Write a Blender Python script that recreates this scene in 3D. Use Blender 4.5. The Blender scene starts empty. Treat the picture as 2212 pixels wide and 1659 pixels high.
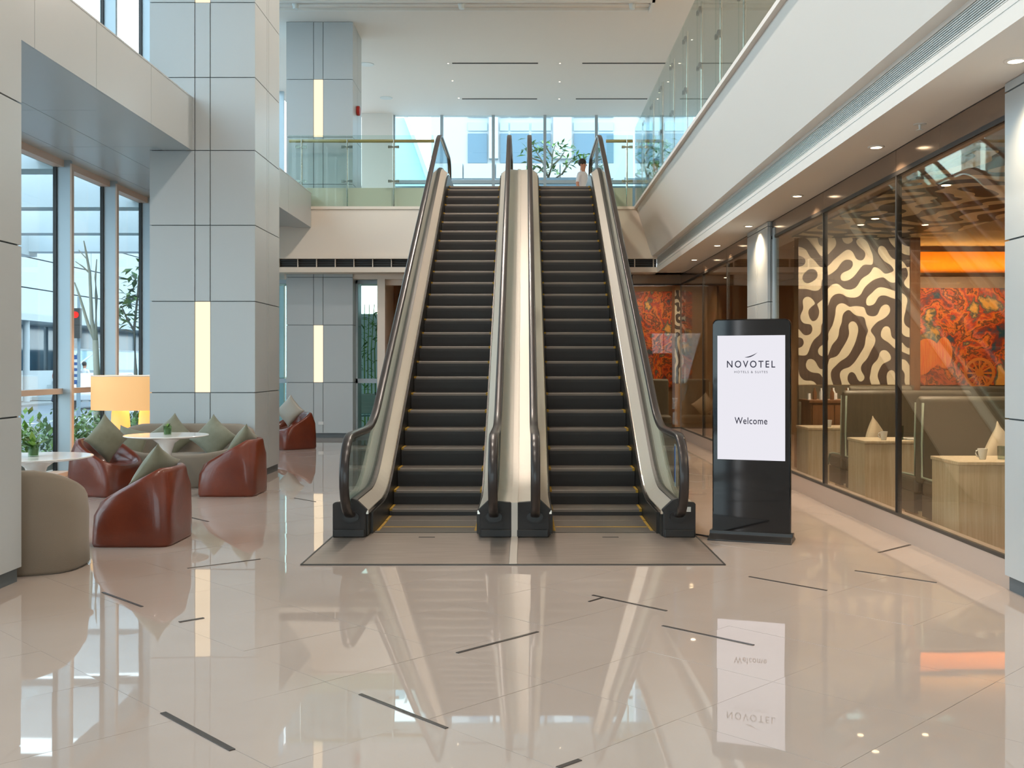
import bpy, bmesh, math, random
import numpy as np
from mathutils import Vector, Matrix
PI = math.pi
R = math.radians
random.seed(7)
S = bpy.context.scene
COL = S.collection
F_PX, VX, VY, H = 2259.0, 1132.0, 789.0, 1.6          # focal length in px (2212 wide frame), principal point, eye height

# ---------------------------------------------------------------- camera, sky, exposure
cam = bpy.data.cameras.new('camera'); camo = bpy.data.objects.new('camera', cam); COL.objects.link(camo)
cam.sensor_fit = 'HORIZONTAL'; cam.sensor_width = 36.0; cam.lens = 36.0 * F_PX / 2212
cam.shift_x = -(VX - 1106) / 2212; cam.shift_y = -(829.5 - VY) / 2212
cam.clip_end = 300
camo.location = (0, 0, H); camo.rotation_euler = (PI / 2, 0, 0)
S.camera = camo
W = bpy.data.worlds.new('sky'); S.world = W; W.use_nodes = True
_bg = W.node_tree.nodes['Background']
_tc = W.node_tree.nodes.new('ShaderNodeTexCoord'); _sep = W.node_tree.nodes.new('ShaderNodeSeparateXYZ')
_rmp = W.node_tree.nodes.new('ShaderNodeValToRGB')
W.node_tree.links.new(_tc.outputs['Generated'], _sep.inputs[0]); W.node_tree.links.new(_sep.outputs['Z'], _rmp.inputs[0])
_rmp.color_ramp.elements[0].position = 0.0; _rmp.color_ramp.elements[0].color = (0.95, 0.98, 1.0, 1)
_rmp.color_ramp.elements[1].position = 0.8; _rmp.color_ramp.elements[1].color = (0.80, 0.90, 1.0, 1)
W.node_tree.links.new(_rmp.outputs[0], _bg.inputs[0])
_bg.inputs['Strength'].default_value = 4.6
S.view_settings.view_transform = 'Standard'; S.view_settings.look = 'None'
S.view_settings.exposure = 0.3; S.view_settings.gamma = 1.0; S.view_settings.use_curve_mapping = False
S.cycles.use_denoising = True
S.cycles.max_bounces = 10; S.cycles.transparent_max_bounces = 24; S.cycles.glossy_bounces = 5; S.cycles.diffuse_bounces = 5
S.cycles.caustics_reflective = False; S.cycles.caustics_refractive = False
S.cycles.sample_clamp_indirect = 6.0

def lamp(name, kind, loc, power, color=(1, 0.8, 0.6), size=0.2, rot=(0, 0, 0), spot=None, blend=0.6, parent=None, size_y=None):
    l = bpy.data.lights.new(name, kind); l.energy = power; l.color = color
    if kind == 'AREA':
        l.shape = 'RECTANGLE' if size_y else 'DISK'; l.size = size
        if size_y: l.size_y = size_y
    elif kind == 'SPOT':
        l.spot_size = R(spot or 90); l.spot_blend = blend; l.shadow_soft_size = size
    else: l.shadow_soft_size = size
    o = bpy.data.objects.new(name, l); COL.objects.link(o); o.rotation_euler = rot
    if parent is not None: o.parent = parent; o.location = Vector(loc) - origin(parent)
    else: o.location = loc
    return o

# ---------------------------------------------------------------- helpers
def px(x, y, Y): return Vector(((x - VX) * Y / F_PX, Y, H - (y - VY) * Y / F_PX))
def floor_pt(x, y):
    Y = H * F_PX / (y - VY); return ((x - VX) * Y / F_PX, Y)
def lin(c):
    if isinstance(c, str):
        c = [int(c[i:i + 2], 16) / 255 for i in (0, 2, 4)]
    return tuple((v / 12.92 if v <= 0.04045 else ((v + 0.055) / 1.055) ** 2.4) for v in c)
def origin(o):
    v = Vector((0, 0, 0))
    while o is not None: v = v + o.location; o = o.parent
    return v

class MB:
    def __init__(s): s.v = []; s.f = []; s.m = []; s.cur = 0; s.cuts = []
    def mat(s, i): s.cur = i; return s
    def add(s, vs, fs):
        s.cuts.append((len(s.v), len(s.f))); b = len(s.v); s.v.extend([tuple(v) for v in vs])
        for f in fs: s.f.append(tuple(b + i for i in f)); s.m.append(s.cur)
        return s
    def box(s, x0, x1, y0, y1, z0, z1):
        vs = [(x, y, z) for z in (z0, z1) for y in (y0, y1) for x in (x0, x1)]
        return s.add(vs, [(0, 2, 3, 1), (4, 5, 7, 6), (0, 1, 5, 4), (2, 6, 7, 3), (0, 4, 6, 2), (1, 3, 7, 5)])
    def rings(s, rings, closed=True, cap0=False, cap1=False, loop=False):
        n = len(rings[0]); vs = [p for r in rings for p in r]; fs = []
        m = len(rings)
        for i in range(m if loop else m - 1):
            a, b = i * n, ((i + 1) % m) * n
            for j in range(n if closed else n - 1):
                k = (j + 1) % n
                fs.append((a + j, a + k, b + k, b + j))
        if cap0: fs.append(tuple(reversed(range(n))))
        if cap1: fs.append(tuple(range((m - 1) * n, m * n)))
        return s.add(vs, fs)
    def lathe(s, prof, c=(0, 0, 0), n=24, sx=1, sy=1):
        rr = [[(c[0] + r * sx * math.cos(2 * PI * j / n), c[1] + r * sy * math.sin(2 * PI * j / n), c[2] + z) for j in range(n)] for r, z in prof]
        return s.rings(rr, cap0=True, cap1=True)
    def tube(s, pts, r, n=8, r1=None):
        pts = [Vector(p) for p in pts]; rr = []
        m = len(pts)
        for i, p in enumerate(pts):
            t = (pts[min(i + 1, m - 1)] - pts[max(i - 1, 0)]).normalized()
            a = t.cross(Vector((0, 0, 1)))
            if a.length < 1e-3: a = Vector((1, 0, 0))
            a.normalize(); b = t.cross(a).normalized()
            q = r if r1 is None else r + (r1 - r) * i / max(1, m - 1)
            rr.append([p + a * (q * math.cos(2 * PI * j / n)) + b * (q * math.sin(2 * PI * j / n)) for j in range(n)])
        return s.rings(rr, cap0=True, cap1=True)
    def prism(s, poly, axis, a0, a1):
        def P(u, w, a):
            return {'x': (a, u, w), 'y': (u, a, w), 'z': (u, w, a)}[axis]
        return s.rings([[P(u, w, a0) for u, w in poly], [P(u, w, a1) for u, w in poly]], cap0=True, cap1=True)
    def ball(s, c, rx, ry, rz, n=12, m=8):
        rr = []
        for i in range(1, m):
            t = PI * i / m
            rr.append([(c[0] + rx * math.sin(t) * math.cos(2 * PI * j / n), c[1] + ry * math.sin(t) * math.sin(2 * PI * j / n), c[2] - rz * math.cos(t)) for j in range(n)])
        return s.rings(rr, cap0=True, cap1=True)

def build(name, mb, mats, parent=None, smooth=False, bevel=0.0, seg=2, world=True, sub=0):
    """one mesh object; vertices are world coordinates when world=True and are moved into the parent's frame"""
    me = bpy.data.meshes.new(name)
    off = origin(parent) if (parent is not None and world) else Vector((0, 0, 0))
    me.from_pydata([(v[0] - off[0], v[1] - off[1], v[2] - off[2]) for v in mb.v], [], mb.f)
    if not isinstance(mats, (list, tuple)): mats = [mats]
    for m in mats: me.materials.append(m)
    if len(mats) > 1: me.polygons.foreach_set('material_index', mb.m)
    bm = bmesh.new(); bm.from_mesh(me); bmesh.ops.recalc_face_normals(bm, faces=bm.faces); bm.to_mesh(me); bm.free()
    if smooth: me.polygons.foreach_set('use_smooth', [True] * len(me.polygons))
    me.update()
    o = bpy.data.objects.new(name, me); COL.objects.link(o)
    if parent is not None: o.parent = parent
    if bevel:
        b = o.modifiers.new('bevel', 'BEVEL'); b.width = bevel; b.segments = seg; b.limit_method = 'ANGLE'; b.angle_limit = R(40)
    if sub:
        u = o.modifiers.new('sub', 'SUBSURF'); u.levels = sub; u.render_levels = sub
    if smooth == 'auto':
        me.polygons.foreach_set('use_smooth', [True] * len(me.polygons)); me.set_sharp_from_angle(angle=R(35))
    return o
def build_each(name, mb, *a, **k):
    """every piece added to mb becomes an object of its own"""
    out = []; cuts = mb.cuts + [(len(mb.v), len(mb.f))]
    for (v0, f0), (v1, f1) in zip(cuts[:-1], cuts[1:]):
        q = MB(); q.v = mb.v[v0:v1]; q.f = [tuple(i - v0 for i in f) for f in mb.f[f0:f1]]; q.m = mb.m[f0:f1]
        out.append(build(name, q, *a, **k))
    return out
def tag(o, label=None, cat=None, group=None, kind=None):
    if label: o['label'] = label
    if cat: o['category'] = cat
    if group: o['group'] = group
    if kind: o['kind'] = kind
    return o
def thing(name, label, cat, loc=(0, 0, 0), rotz=0, group=None, kind=None):
    o = bpy.data.objects.new(name, None); COL.objects.link(o); o.location = loc; o.rotation_euler = (0, 0, rotz)
    o.empty_display_size = 0.1
    return tag(o, label, cat, group, kind)
def copy_tree(o, parent=None):
    c = o.copy(); COL.objects.link(c)
    if parent is not None: c.parent = parent
    for ch in list(o.children): copy_tree(ch, c)
    return c
def put(o, loc, rotz=0, label=None, group=None):
    o.location = loc; o.rotation_euler = (0, 0, rotz)
    if label: o['label'] = label
    if group: o['group'] = group
    return o

# ---------------------------------------------------------------- materials
MATS = {}
def mat(name, col, rough=0.5, metal=0.0, spec=0.5, emit=0.0, emit_col=None, coat=0.0, bump=None, var=None, sheen=0.0):
    """bump=(scale, strength, detail) noise relief; var=(scale, colour2, stretch xyz) noise colour variation"""
    m = bpy.data.materials.new(name); m.use_nodes = True
    nt = m.node_tree; b = nt.nodes['Principled BSDF']
    c = lin(col); b.inputs['Base Color'].default_value = (*c, 1)
    b.inputs['Roughness'].default_value = rough; b.inputs['Metallic'].default_value = metal
    b.inputs['Specular IOR Level'].default_value = spec; b.inputs['Coat Weight'].default_value = coat
    b.inputs['Sheen Weight'].default_value = sheen
    if emit:
        b.inputs['Emission Color'].default_value = (*(lin(emit_col) if emit_col else c), 1); b.inputs['Emission Strength'].default_value = emit
    if var or bump:
        tc = nt.nodes.new('ShaderNodeTexCoord'); mp = nt.nodes.new('ShaderNodeMapping')
        nt.links.new(tc.outputs['Object'], mp.inputs[0])
    if var:
        mp.inputs['Scale'].default_value = var[2] if len(var) > 2 else (1, 1, 1)
        n = nt.nodes.new('ShaderNodeTexNoise'); n.inputs['Scale'].default_value = var[0]; n.inputs['Detail'].default_value = 4
        nt.links.new(mp.outputs[0], n.inputs['Vector'])
        rp = nt.nodes.new('ShaderNodeValToRGB'); rp.color_ramp.elements[0].position = 0.35; rp.color_ramp.elements[1].position = 0.65
        rp.color_ramp.elements[0].color = (*c, 1); rp.color_ramp.elements[1].color = (*lin(var[1]), 1)
        nt.links.new(n.outputs['Fac'], rp.inputs[0]); nt.links.new(rp.outputs[0], b.inputs['Base Color'])
    if bump:
        n2 = nt.nodes.new('ShaderNodeTexNoise'); n2.inputs['Scale'].default_value = bump[0]; n2.inputs['Detail'].default_value = bump[2] if len(bump) > 2 else 2
        nt.links.new(mp.outputs[0], n2.inputs['Vector'])
        bp = nt.nodes.new('ShaderNodeBump'); bp.inputs['Strength'].default_value = bump[1]; bp.inputs['Distance'].default_value = 0.01
        nt.links.new(n2.outputs['Fac'], bp.inputs['Height']); nt.links.new(bp.outputs[0], b.inputs['Normal'])
    MATS[name] = m
    return m
def glass(name, tint, ior=1.45, rough=0.0, refl=0.8):
    m = bpy.data.materials.new(name); m.use_nodes = True; nt = m.node_tree
    for n in list(nt.nodes): nt.nodes.remove(n)
    out = nt.nodes.new('ShaderNodeOutputMaterial'); mix = nt.nodes.new('ShaderNodeMixShader')
    tr = nt.nodes.new('ShaderNodeBsdfTransparent'); gl = nt.nodes.new('ShaderNodeBsdfGlossy'); fr = nt.nodes.new('ShaderNodeFresnel')
    tr.inputs[0].default_value = (*lin(tint), 1); gl.inputs['Roughness'].default_value = rough
    gl.inputs[0].default_value = (refl, refl, refl, 1)
    ge = nt.nodes.new('ShaderNodeNewGeometry'); io = nt.nodes.new('ShaderNodeMapRange')      # back faces see the inverse index
    io.inputs[3].default_value = ior; io.inputs[4].default_value = 1 / ior
    nt.links.new(ge.outputs['Backfacing'], io.inputs[0]); nt.links.new(io.outputs[0], fr.inputs['IOR'])
    nt.links.new(fr.outputs[0], mix.inputs[0]); nt.links.new(tr.outputs[0], mix.inputs[1]); nt.links.new(gl.outputs[0], mix.inputs[2])
    nt.links.new(mix.outputs[0], out.inputs[0])
    return m
def emitter(name, col, strength):
    m = bpy.data.materials.new(name); m.use_nodes = True; nt = m.node_tree
    for n in list(nt.nodes): nt.nodes.remove(n)
    out = nt.nodes.new('ShaderNodeOutputMaterial'); e = nt.nodes.new('ShaderNodeEmission')
    e.inputs[0].default_value = (*lin(col), 1); e.inputs[1].default_value = strength
    nt.links.new(e.outputs[0], out.inputs[0]); return m

M_panel = mat('panel_grey', 'b6bcbe', 0.3, 0.0, 0.6)
M_core = mat('joint_dark', '5d6468', 0.6)
M_plinth = mat('plinth_grey', '8f969a', 0.45)
M_white = mat('white_paint', 'e6e2dc', 0.6)
M_beige = mat('cream_paint', 'e4d8ca', 0.6)
M_upstand = mat('upstand_cream', 'dcd2bd', 0.5)
M_ceil = mat('ceiling_paint', 'e8e0d8', 0.7)
M_groove = mat('groove_dark', '3a3633', 0.7)
M_slat = mat('slat_alu', 'd6dad8', 0.4, 0.1)
M_floorbase = mat('floor_joint', '9a8d82', 0.4)
M_tile = mat('floor_tile', 'b9aca3', 0.02, 0.0, 1.0, var=(0.7, 'b3a59b'), bump=(2.2, 0.03, 1))
M_strip = mat('inlay_dark', '4a4440', 0.25, 0.3)
M_steel = mat('brushed_steel', 'c4bbb0', 0.4, 0.4)
M_polish = mat('polished_steel', 'd0c8bc', 0.16, 1.0)
M_plate = mat('plate_steel', 'b9aca2', 0.38, 0.75, var=(9.0, 'a4978c', (0.25, 6, 1)))
M_rubber = mat('handrail_rubber', '2c2625', 0.28, 0.0, 0.5)
M_blackpl = mat('black_plastic', '333131', 0.5, 0.0, 0.3)
M_gasket = mat('gasket', '4a4743', 0.4, 0.4)
M_skirt = mat('skirt_dark', '35322f', 0.35, 0.4)
M_tread = mat('tread_grey', '5c554e', 0.5, 0.2)
M_riser = mat('riser_black', '262322', 0.5, 0.1)
M_yellow = mat('yellow_mark', 'a8821e', 0.6)
M_clad = mat('truss_cladding', 'd9d3cb', 0.45)
M_glass = glass('balustrade_glass', 'eff8f5', 1.4)
M_rail_glass = glass('railing_glass', 'f1f8f6', 1.35)
M_window = glass('window_glass', 'e8f3f6', 1.4)
M_shopglass = glass('shopfront_glass', 'f8f4ec', 1.5)
M_tintglass = glass('green_glass', 'e0f2ee', 1.4)
M_bronze = mat('bronze_panel', '8d7a6a', 0.14, 0.55)
M_black = mat('black_metal', '1b1a1a', 0.4)
M_mull = mat('mullion_alu', 'aebdc6', 0.4, 0.25)
M_mulledge = mat('mullion_edge', 'd8bfae', 0.45)
M_leather = mat('brown_leather', '74331e', 0.3, 0.0, 0.5, coat=0.2, bump=(60, 0.08, 3), var=(3.0, '622816'))
M_taupe = mat('taupe_fabric', '85796a', 0.85, bump=(300, 0.25, 2), sheen=0.2)
M_sage = mat('sage_cushion', '7d7f6d', 0.6, bump=(200, 0.2, 2), var=(6.0, '6f705c'), sheen=0.3)
M_silver = mat('silver_cushion', 'a09a8e', 0.4, sheen=0.3)
M_lacquer = mat('white_lacquer', 'ecebe8', 0.08, 0.0, 0.6)
M_glow = emitter('lamp_panel_glow', 'ffe8c4', 1.1)
M_bulb = emitter('downlight_glow', 'ffe6c0', 9.0)
M_shade = mat('lamp_shade', 'e8c08c', 0.8, emit=0.42, emit_col='ffb468')
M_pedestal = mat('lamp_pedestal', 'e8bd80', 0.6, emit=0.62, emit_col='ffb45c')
M_wood = mat('pale_wood', 'd6cab2', 0.5, var=(8.0, 'c2b394', (6, 6, 0.25)))
M_darkwood = mat('brown_wood', '7a5638', 0.45, var=(5.0, '6a4629', (4, 4, 0.3)))
M_goldwood = mat('handrail_wood', 'b39a63', 0.35)
M_booth = mat('booth_leather', '5f5a4c', 0.45, bump=(80, 0.06, 3))
M_pipe = mat('booth_piping', '9fae9f', 0.35)
M_porc = mat('porcelain', 'efefec', 0.12)
M_restfloor = mat('restaurant_floor', '8a6f55', 0.3)
M_restwall = mat('restaurant_wall', '9a7a58', 0.6)
M_restceil = mat('restaurant_ceiling', 'a8998a', 0.6)
M_orange = mat('cove_orange', 'f09a2c', 0.7)
M_screen = emitter('screen_white', 'f0eef6', 0.78)
M_ink = mat('ink_navy', '2a2740', 0.6)
M_inkgrey = mat('ink_grey', '6a6878', 0.6)
M_red = mat('red_plastic', 'b02418', 0.4)
M_leaf = mat('leaf_green', '5d8a35', 0.45, var=(4.0, '83a848'))
M_leafdark = mat('leaf_dark', '3d6430', 0.45, var=(4.0, '5d8040'))
M_bark = mat('bark', '8d8578', 0.8)
M_palebark = mat('pale_bark', 'c3bda8', 0.8)
M_flower = mat('flower_white', 'eef0e2', 0.6)
M_extwhite = mat('facade_white', 'b3babd', 0.7)
M_extgrey = mat('facade_grey', '8f9fa9', 0.6)
M_extglass = mat('facade_glass', '4f7184', 0.12, 0.0, 0.6)
M_extpale = mat('facade_glass_pale', '9fc4cf', 0.15, 0.0, 0.6)
M_street = mat('asphalt', '6f7780', 0.8)
M_pave = mat('pavement', '8d9192', 0.8)
M_line = mat('road_paint', 'e8e8e4', 0.7)
M_skin = mat('skin', 'b98064', 0.5)
M_hair = mat('hair', '241a16', 0.6)
M_shirtw = mat('shirt_white', 'd8d8dc', 0.8)
M_shirtr = mat('shirt_red', 'b0565a', 0.8)
M_trouser = mat('trousers', '35384a', 0.8)
M_blue = mat('sign_blue', '24528f', 0.5)
M_soil = mat('soil', '4f4636', 0.9)
M_label = mat('label_white', 'd8d8d6', 0.5)

# ---------------------------------------------------------------- room constants
FL = 5.03            # upper floor level
YF = 22.6            # slab edge of the upper gallery
ZC = 9.17            # atrium ceiling
XWIN = -6.85         # left window wall
XG = 3.46            # restaurant glass line
ZS = 3.61            # ground floor soffit
YEND = 31.7          # upper end windows
MID = -0.088         # middle between the two escalators

# ---------------------------------------------------------------- floor: diagonal tiles with inlaid strips
fl = build('floor', MB().box(XWIN, XG + 0.3, -6.0, 26.5, -0.2, -0.014), M_floorbase); tag(fl, kind='structure')
def clip(poly, f):
    out = []
    for i in range(len(poly)):
        a, b = poly[i], poly[(i + 1) % len(poly)]; fa, fb = f(a), f(b)
        if fa >= 0: out.append(a)
        if fa * fb < 0:
            t = fa / (fa - fb); out.append((a[0] + (b[0] - a[0]) * t, a[1] + (b[1] - a[1]) * t))
    return out
SP = 1.131; tiles = []
for i in range(-10, 40):
    for j in range(-10, 40):
        u0, w0 = 3.15 + SP * (i - 8), -4.03 - SP * (j - 8)            # X+Y and X-Y
        g = 0.0012
        q = [(u0 + g, w0 - g), (u0 + SP - g, w0 - g), (u0 + SP - g, w0 - SP + g), (u0 + g, w0 - SP + g)]
        p = [((u + w) / 2, (u - w) / 2) for u, w in q]
        for f in (lambda a: a[0] - XWIN, lambda a: XG - a[0], lambda a: a[1] + 5.0, lambda a: 26.0 - a[1]):
            p = clip(p, f)
            if len(p) < 3: break
        if len(p) < 3: continue
        cx = sum(a[0] for a in p) / len(p); cy = sum(a[1] for a in p) / len(p)
        area = abs(sum(p[k][0] * p[(k + 1) % len(p)][1] - p[(k + 1) % len(p)][0] * p[k][1] for k in range(len(p)))) / 2
        if area < 0.004: continue
        tiles.append((cy if cy > 3.4 else 50 + cy, cx, cy, p))
tiles.sort()
far = MB(); rt = random.Random(3)
for k, (_, cx, cy, p) in enumerate(tiles):
    a, b = rt.gauss(0, 0.0008), rt.gauss(0, 0.0008)
    top = [(x, y, a * (x - cx) + b * (y - cy)) for x, y in p]; bot = [(x, y, -0.014) for x, y in p]
    if k < 260:
        build('tile', MB().rings([bot, top], cap0=True, cap1=True), M_tile, fl)
    else: far.rings([bot, top], cap0=True, cap1=True)
o = build('tile_field', far, M_tile, fl); o['kind'] = 'stuff'
for (x1, y1, x2, y2, w) in [(222, 1280, 307, 1311, .010), (352, 1540, 502, 1621, .014), (778, 1500, 965, 1574, .010), (987, 1411, 1162, 1365, .010),
                            (1272, 1300, 1303, 1291, .008), (1280, 1286, 1440, 1320, .010), (1431, 1352, 1628, 1394, .010), (1618, 1246, 1786, 1276, .010),
                            (1847, 1233, 2023, 1259, .010), (1898, 1194, 1966, 1177, .012), (1205, 1659, 1253, 1642, .012), (405, 1228, 562, 1208, .008), (387, 1344, 440, 1335, .012),
                            (412, 1118, 450, 1127, .012), (636, 1076, 682, 1084, .008)]:
    a, b = Vector(floor_pt(x1, y1)), Vector(floor_pt(x2, y2)); d = (b - a).normalized(); n = Vector((-d.y, d.x)) * w
    build('inlay_strip', MB().prism([tuple(a + n), tuple(a - n), tuple(b - n), tuple(b + n)], 'z', -0.01, 0.0035), M_strip, fl)

# ---------------------------------------------------------------- panelled columns with light strips
JZ = [0.1, 1.22, 2.486, 3.54, 4.578, 5.59, 6.63, 7.9, ZC]
def column(name, x0, x1, y0, y1, label, faces, strips, lamps=(), zt=ZC, z0=0.0, side_strip=True):
    c = thing(name, label, 'column', ((x0 + x1) / 2, (y0 + y1) / 2, z0), kind='structure')
    t = 0.022
    build('core', MB().box(x0 + t, x1 - t, y0 + t, y1 - t, z0, zt), M_core, c)
    if z0 == 0: build('plinth', MB().box(x0 + .05, x1 - .05, y0 + .05, y1 - .05, 0, 0.11).box(x0 + .015, x1 - .015, y0 + .015, y1 - .015, .10, .125), M_plinth, c)
    zs = [z for z in JZ if z >= z0 and z < zt] + [zt]
    if z0 > 0: zs = [z0] + [z for z in zs if z > z0 + .05]
    g = 0.006
    for f in faces:
        along = (x0, x1) if f in 'fb' else (y0, y1)
        if f in 'fb': us = [along[0], along[0] + strips[0], along[0] + strips[1], along[1]]
        else:
            m = (along[0] + along[1]) / 2; us = [along[0], m - 0.05, m + 0.05, along[1]]
        for i in range(len(zs) - 1):
            for j in range(3):
                a, b, z1, z2 = us[j] + g, us[j + 1] - g, zs[i] + g, zs[i + 1] - g
                if j == 0: a = us[0]
                if j == 2: b = us[3]
                lampc = f == 'f' and j == 1 and any(abs(zs[i] - L) < 0.02 for L in lamps)
                m = MB()
                if f == 'f': m.box(a, b, y0, y0 + t, z1, z2)
                elif f == 'b': m.box(a, b, y1 - t, y1, z1, z2)
                elif f == 'r': m.box(x1 - t, x1, a + (t if j == 0 else 0), b - (t if j == 2 else 0), z1, z2)
                else: m.box(x0, x0 + t, a + (t if j == 0 else 0), b - (t if j == 2 else 0), z1, z2)
                if lampc:
                    o = build('light_panel', m, M_glow, c); o['label'] = 'glowing warm white light strip'
                    yy = y0 - 0.04
                else: build('panel', m, M_panel, c)
    return c
c_near = column('column', -5.19, -3.73, 6.3, 7.76, 'grey panelled column nearest on the left, cut by the photo edge', 'rb', (.63, .84))
c_mid = column('column', -5.19, -3.73, 14.5, 15.96, 'grey panelled column behind the seating group with a tall glowing strip', 'frl', (.626, .838), (1.22, 6.63))
c_far = column('column', -5.24, -3.775, 23.05, 24.3, 'grey panelled column at the back wall, with light strips below and above the gallery', 'frl', (.6, .81), (1.22, 6.63))
c_rnear = column('column', 3.43, 4.6, 5.9, 7.46, 'grey panelled column at the right photo edge beside the restaurant glass', 'lb', (.5, .7), zt=ZS)
c_rmid = column('column', 3.40, 3.56, 14.6, 15.95, 'slim pale column standing in the restaurant glass line behind the sign', 'fl', (.05, .1), zt=ZS)
build('outlet_plate', MB().box(-4.53, -4.42, 23.035, 23.05, .29, .36), M_label, c_far)
al = thing('fire_alarm', 'round red fire alarm bell high on the rear column', 'alarm', (-3.77, 23.6, 7.34))
build('gong', MB().prism([(23.6 + .11 * math.cos(a * PI / 10), 7.34 + .11 * math.sin(a * PI / 10)) for a in range(20)], 'x', -3.775, -3.70), M_red, al, bevel=.02)

# ---------------------------------------------------------------- left bay: beams, soffit, window wall
def structure(name, mb, m, **k): return tag(build(name, mb, m, **k), kind='structure')
bm1 = thing('beam', 'grey panelled beam crossing in front of the tall left windows', 'beam', (-4.8, 8, 4.578), kind='structure')
def beam_panels(par, xf, xb, ya, yb, cuts, z0, z1):
    build('core', MB().box(xb, xf - .02, ya, yb, z0 + .02, z1), M_core, par)
    ys = [ya] + cuts + [yb]
    for a, b in zip(ys[:-1], ys[1:]):
        build('panel', MB().box(xf - .02, xf, a + .004, b - .004, z0, z1 + .01), M_panel, par)
    build('panel', MB().box(xb, xf - .022, ya, yb, z0, z0 + .018), M_panel, par)
    build('cap', MB().box(xb - .02, xf + .004, ya, yb, z1 + .01, z1 + .03), M_panel, par)
beam_panels(bm1, -4.6, -5.0, 2.0, 14.5, [4.0, 6.0, 8.0, 9.83, 11.25, 12.9], 4.578, 5.29)
bm2 = thing('beam', 'grey panelled beam running from the middle column to the gallery edge', 'beam', (-4.8, 19, 4.578), kind='structure')
beam_panels(bm2, -4.6, -5.0, 15.96, YF, [18.2, 20.4], 4.578, 5.29)
sof = thing('ceiling_left_bay', None, None, (-5.9, 12, 4.6), kind='structure')
build('backing', MB().box(XWIN, -5.0, 2, YF, 4.62, 4.7), M_core, sof)
for (xa, xb_) in ((XWIN, -6.45), (-6.45, -5.72), (-5.72, -5.0)):
    y = 2.0
    while y < YF - .1:
        build('panel', MB().box(xa + .004, xb_ - .004, y + .004, min(y + 2.06, YF) - .004, 4.6, 4.62), M_panel, sof); y += 2.06
# window wall with fins
win = thing('window_1', None, None, (XWIN, 15, 0), kind='structure')
FINS = [-5.1, -3.4, -1.7, 0.0, 1.7, 3.4, 5.1, 6.8, 8.5, 10.2, 11.9, 13.6, 15.3, 17.0, 18.7, 20.4, 22.1, 23.8, 25.5, 27.2, 28.9, 30.6]
for a, b in zip(FINS[:-1], FINS[1:]):
    for z0, z1 in ((0.06, 1.18), (1.26, 4.56), (4.74, 6.9), (6.96, ZC)):
        build('pane', MB().box(XWIN - .02, XWIN - .01, a + .03, b - .03, z0, z1), M_window, win)
for y in FINS:
    build_each('fin', MB().box(XWIN, XWIN + .21, y, y + .07, 0.0, 4.6).box(XWIN, XWIN + .21, y, y + .07, 4.7, ZC), M_mull, win)
    build('fin_edge', MB().box(XWIN + .21, XWIN + .235, y - .005, y + .075, 0.0, 4.55), M_mulledge, win)
    build_each('gasket', MB().box(XWIN - .03, XWIN + .02, y - .03, y, 0, 4.5).box(XWIN - .03, XWIN + .02, y - .03, y, 4.7, ZC), M_black, win)
build('transom', MB().box(XWIN - .02, XWIN + .10, -6, 30.6, 1.18, 1.26), M_mulledge, win)
build('sill', MB().box(XWIN - .1, XWIN + .24, -6, 30.6, 0, 0.06), M_mulledge, win)
build('head_rail', MB().box(XWIN - .04, XWIN + .12, -6, 22.6, 4.50, 4.60), M_mulledge, win)
build('upper_sill', MB().box(XWIN - .06, XWIN + .05, -6, 30.6, 4.66, 4.74), M_mull, win)
build('upper_transom', MB().box(XWIN - .05, XWIN + .03, -6, 30.6, 6.9, 6.96), M_mull, win)

# ---------------------------------------------------------------- atrium ceiling
ce = thing('ceiling', None, None, (0, 14, ZC), kind='structure')
build('slab', MB().box(XWIN, 6.4, -6, YEND + .2, ZC, ZC + .25), M_ceil, ce)
for (x0, x1, y) in ((-1.8, .35, 26.2), (1.46, 3.54, 26.2), (-1.76, .37, 29.7), (1.47, 3.5, 29.7)):
    build('air_slot', MB().box(x0, x1, y - .03, y + .03, ZC - .012, ZC + .005), M_groove, ce)
tr = thing('track_light', 'long white ceiling trough with spotlights at the top edge of the photo', 'light', (-1.2, 22.0, ZC - .1))
build_each('housing', MB().box(-5.2, 2.7, 21.5, 21.58, ZC - .09, ZC).box(-5.2, 2.7, 22.14, 22.2, ZC - .06, ZC).box(-5.2, 2.7, 21.86, 21.92, ZC - .03, ZC).box(2.64, 2.7, 21.5, 22.2, ZC - .09, ZC), M_white, tr)
for x in (-4.75, -1.3, 2.25):
    h = build('spot_head', MB().lathe([(.055, -.1), (.075, 0)], (x, 21.75, ZC - .06), 12), M_slat, tr)
ceil_lights = []
for (x, y) in ((-1.9, 26.2), (-1.9, 27.8), (-1.85, 29.6), (.9, 26.2), (.95, 27.9), (1.0, 29.7), (3.7, 26.4), (3.9, 24.3), (4.0, 23.5), (3.75, 29.0)):
    d = thing('small_downlight', None, 'light', (x, y, ZC), group='small ceiling downlights over the gallery')
    d['label'] = 'tiny round white downlight in the gallery ceiling, ' + {-1.9: 'left row, nearer the camera' if y < 27 else 'left row, in the middle', -1.85: 'left row, farthest', .9: 'middle row, nearest the camera', .95: 'middle row, second', 1.0: 'middle row, farthest', 3.7: 'right row, beside the slot', 3.9: 'right row, second from the camera', 4.0: 'right row, nearest the camera', 3.75: 'right row, farthest'}[x]
    build('rim', MB().lathe([(.04, -.008), (.036, 0)], (x, y, ZC), 12), M_white, d)
    build('lens', MB().lathe([(.018, -.011), (.018, -.004)], (x, y, ZC), 10), M_bulb, d)
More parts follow.
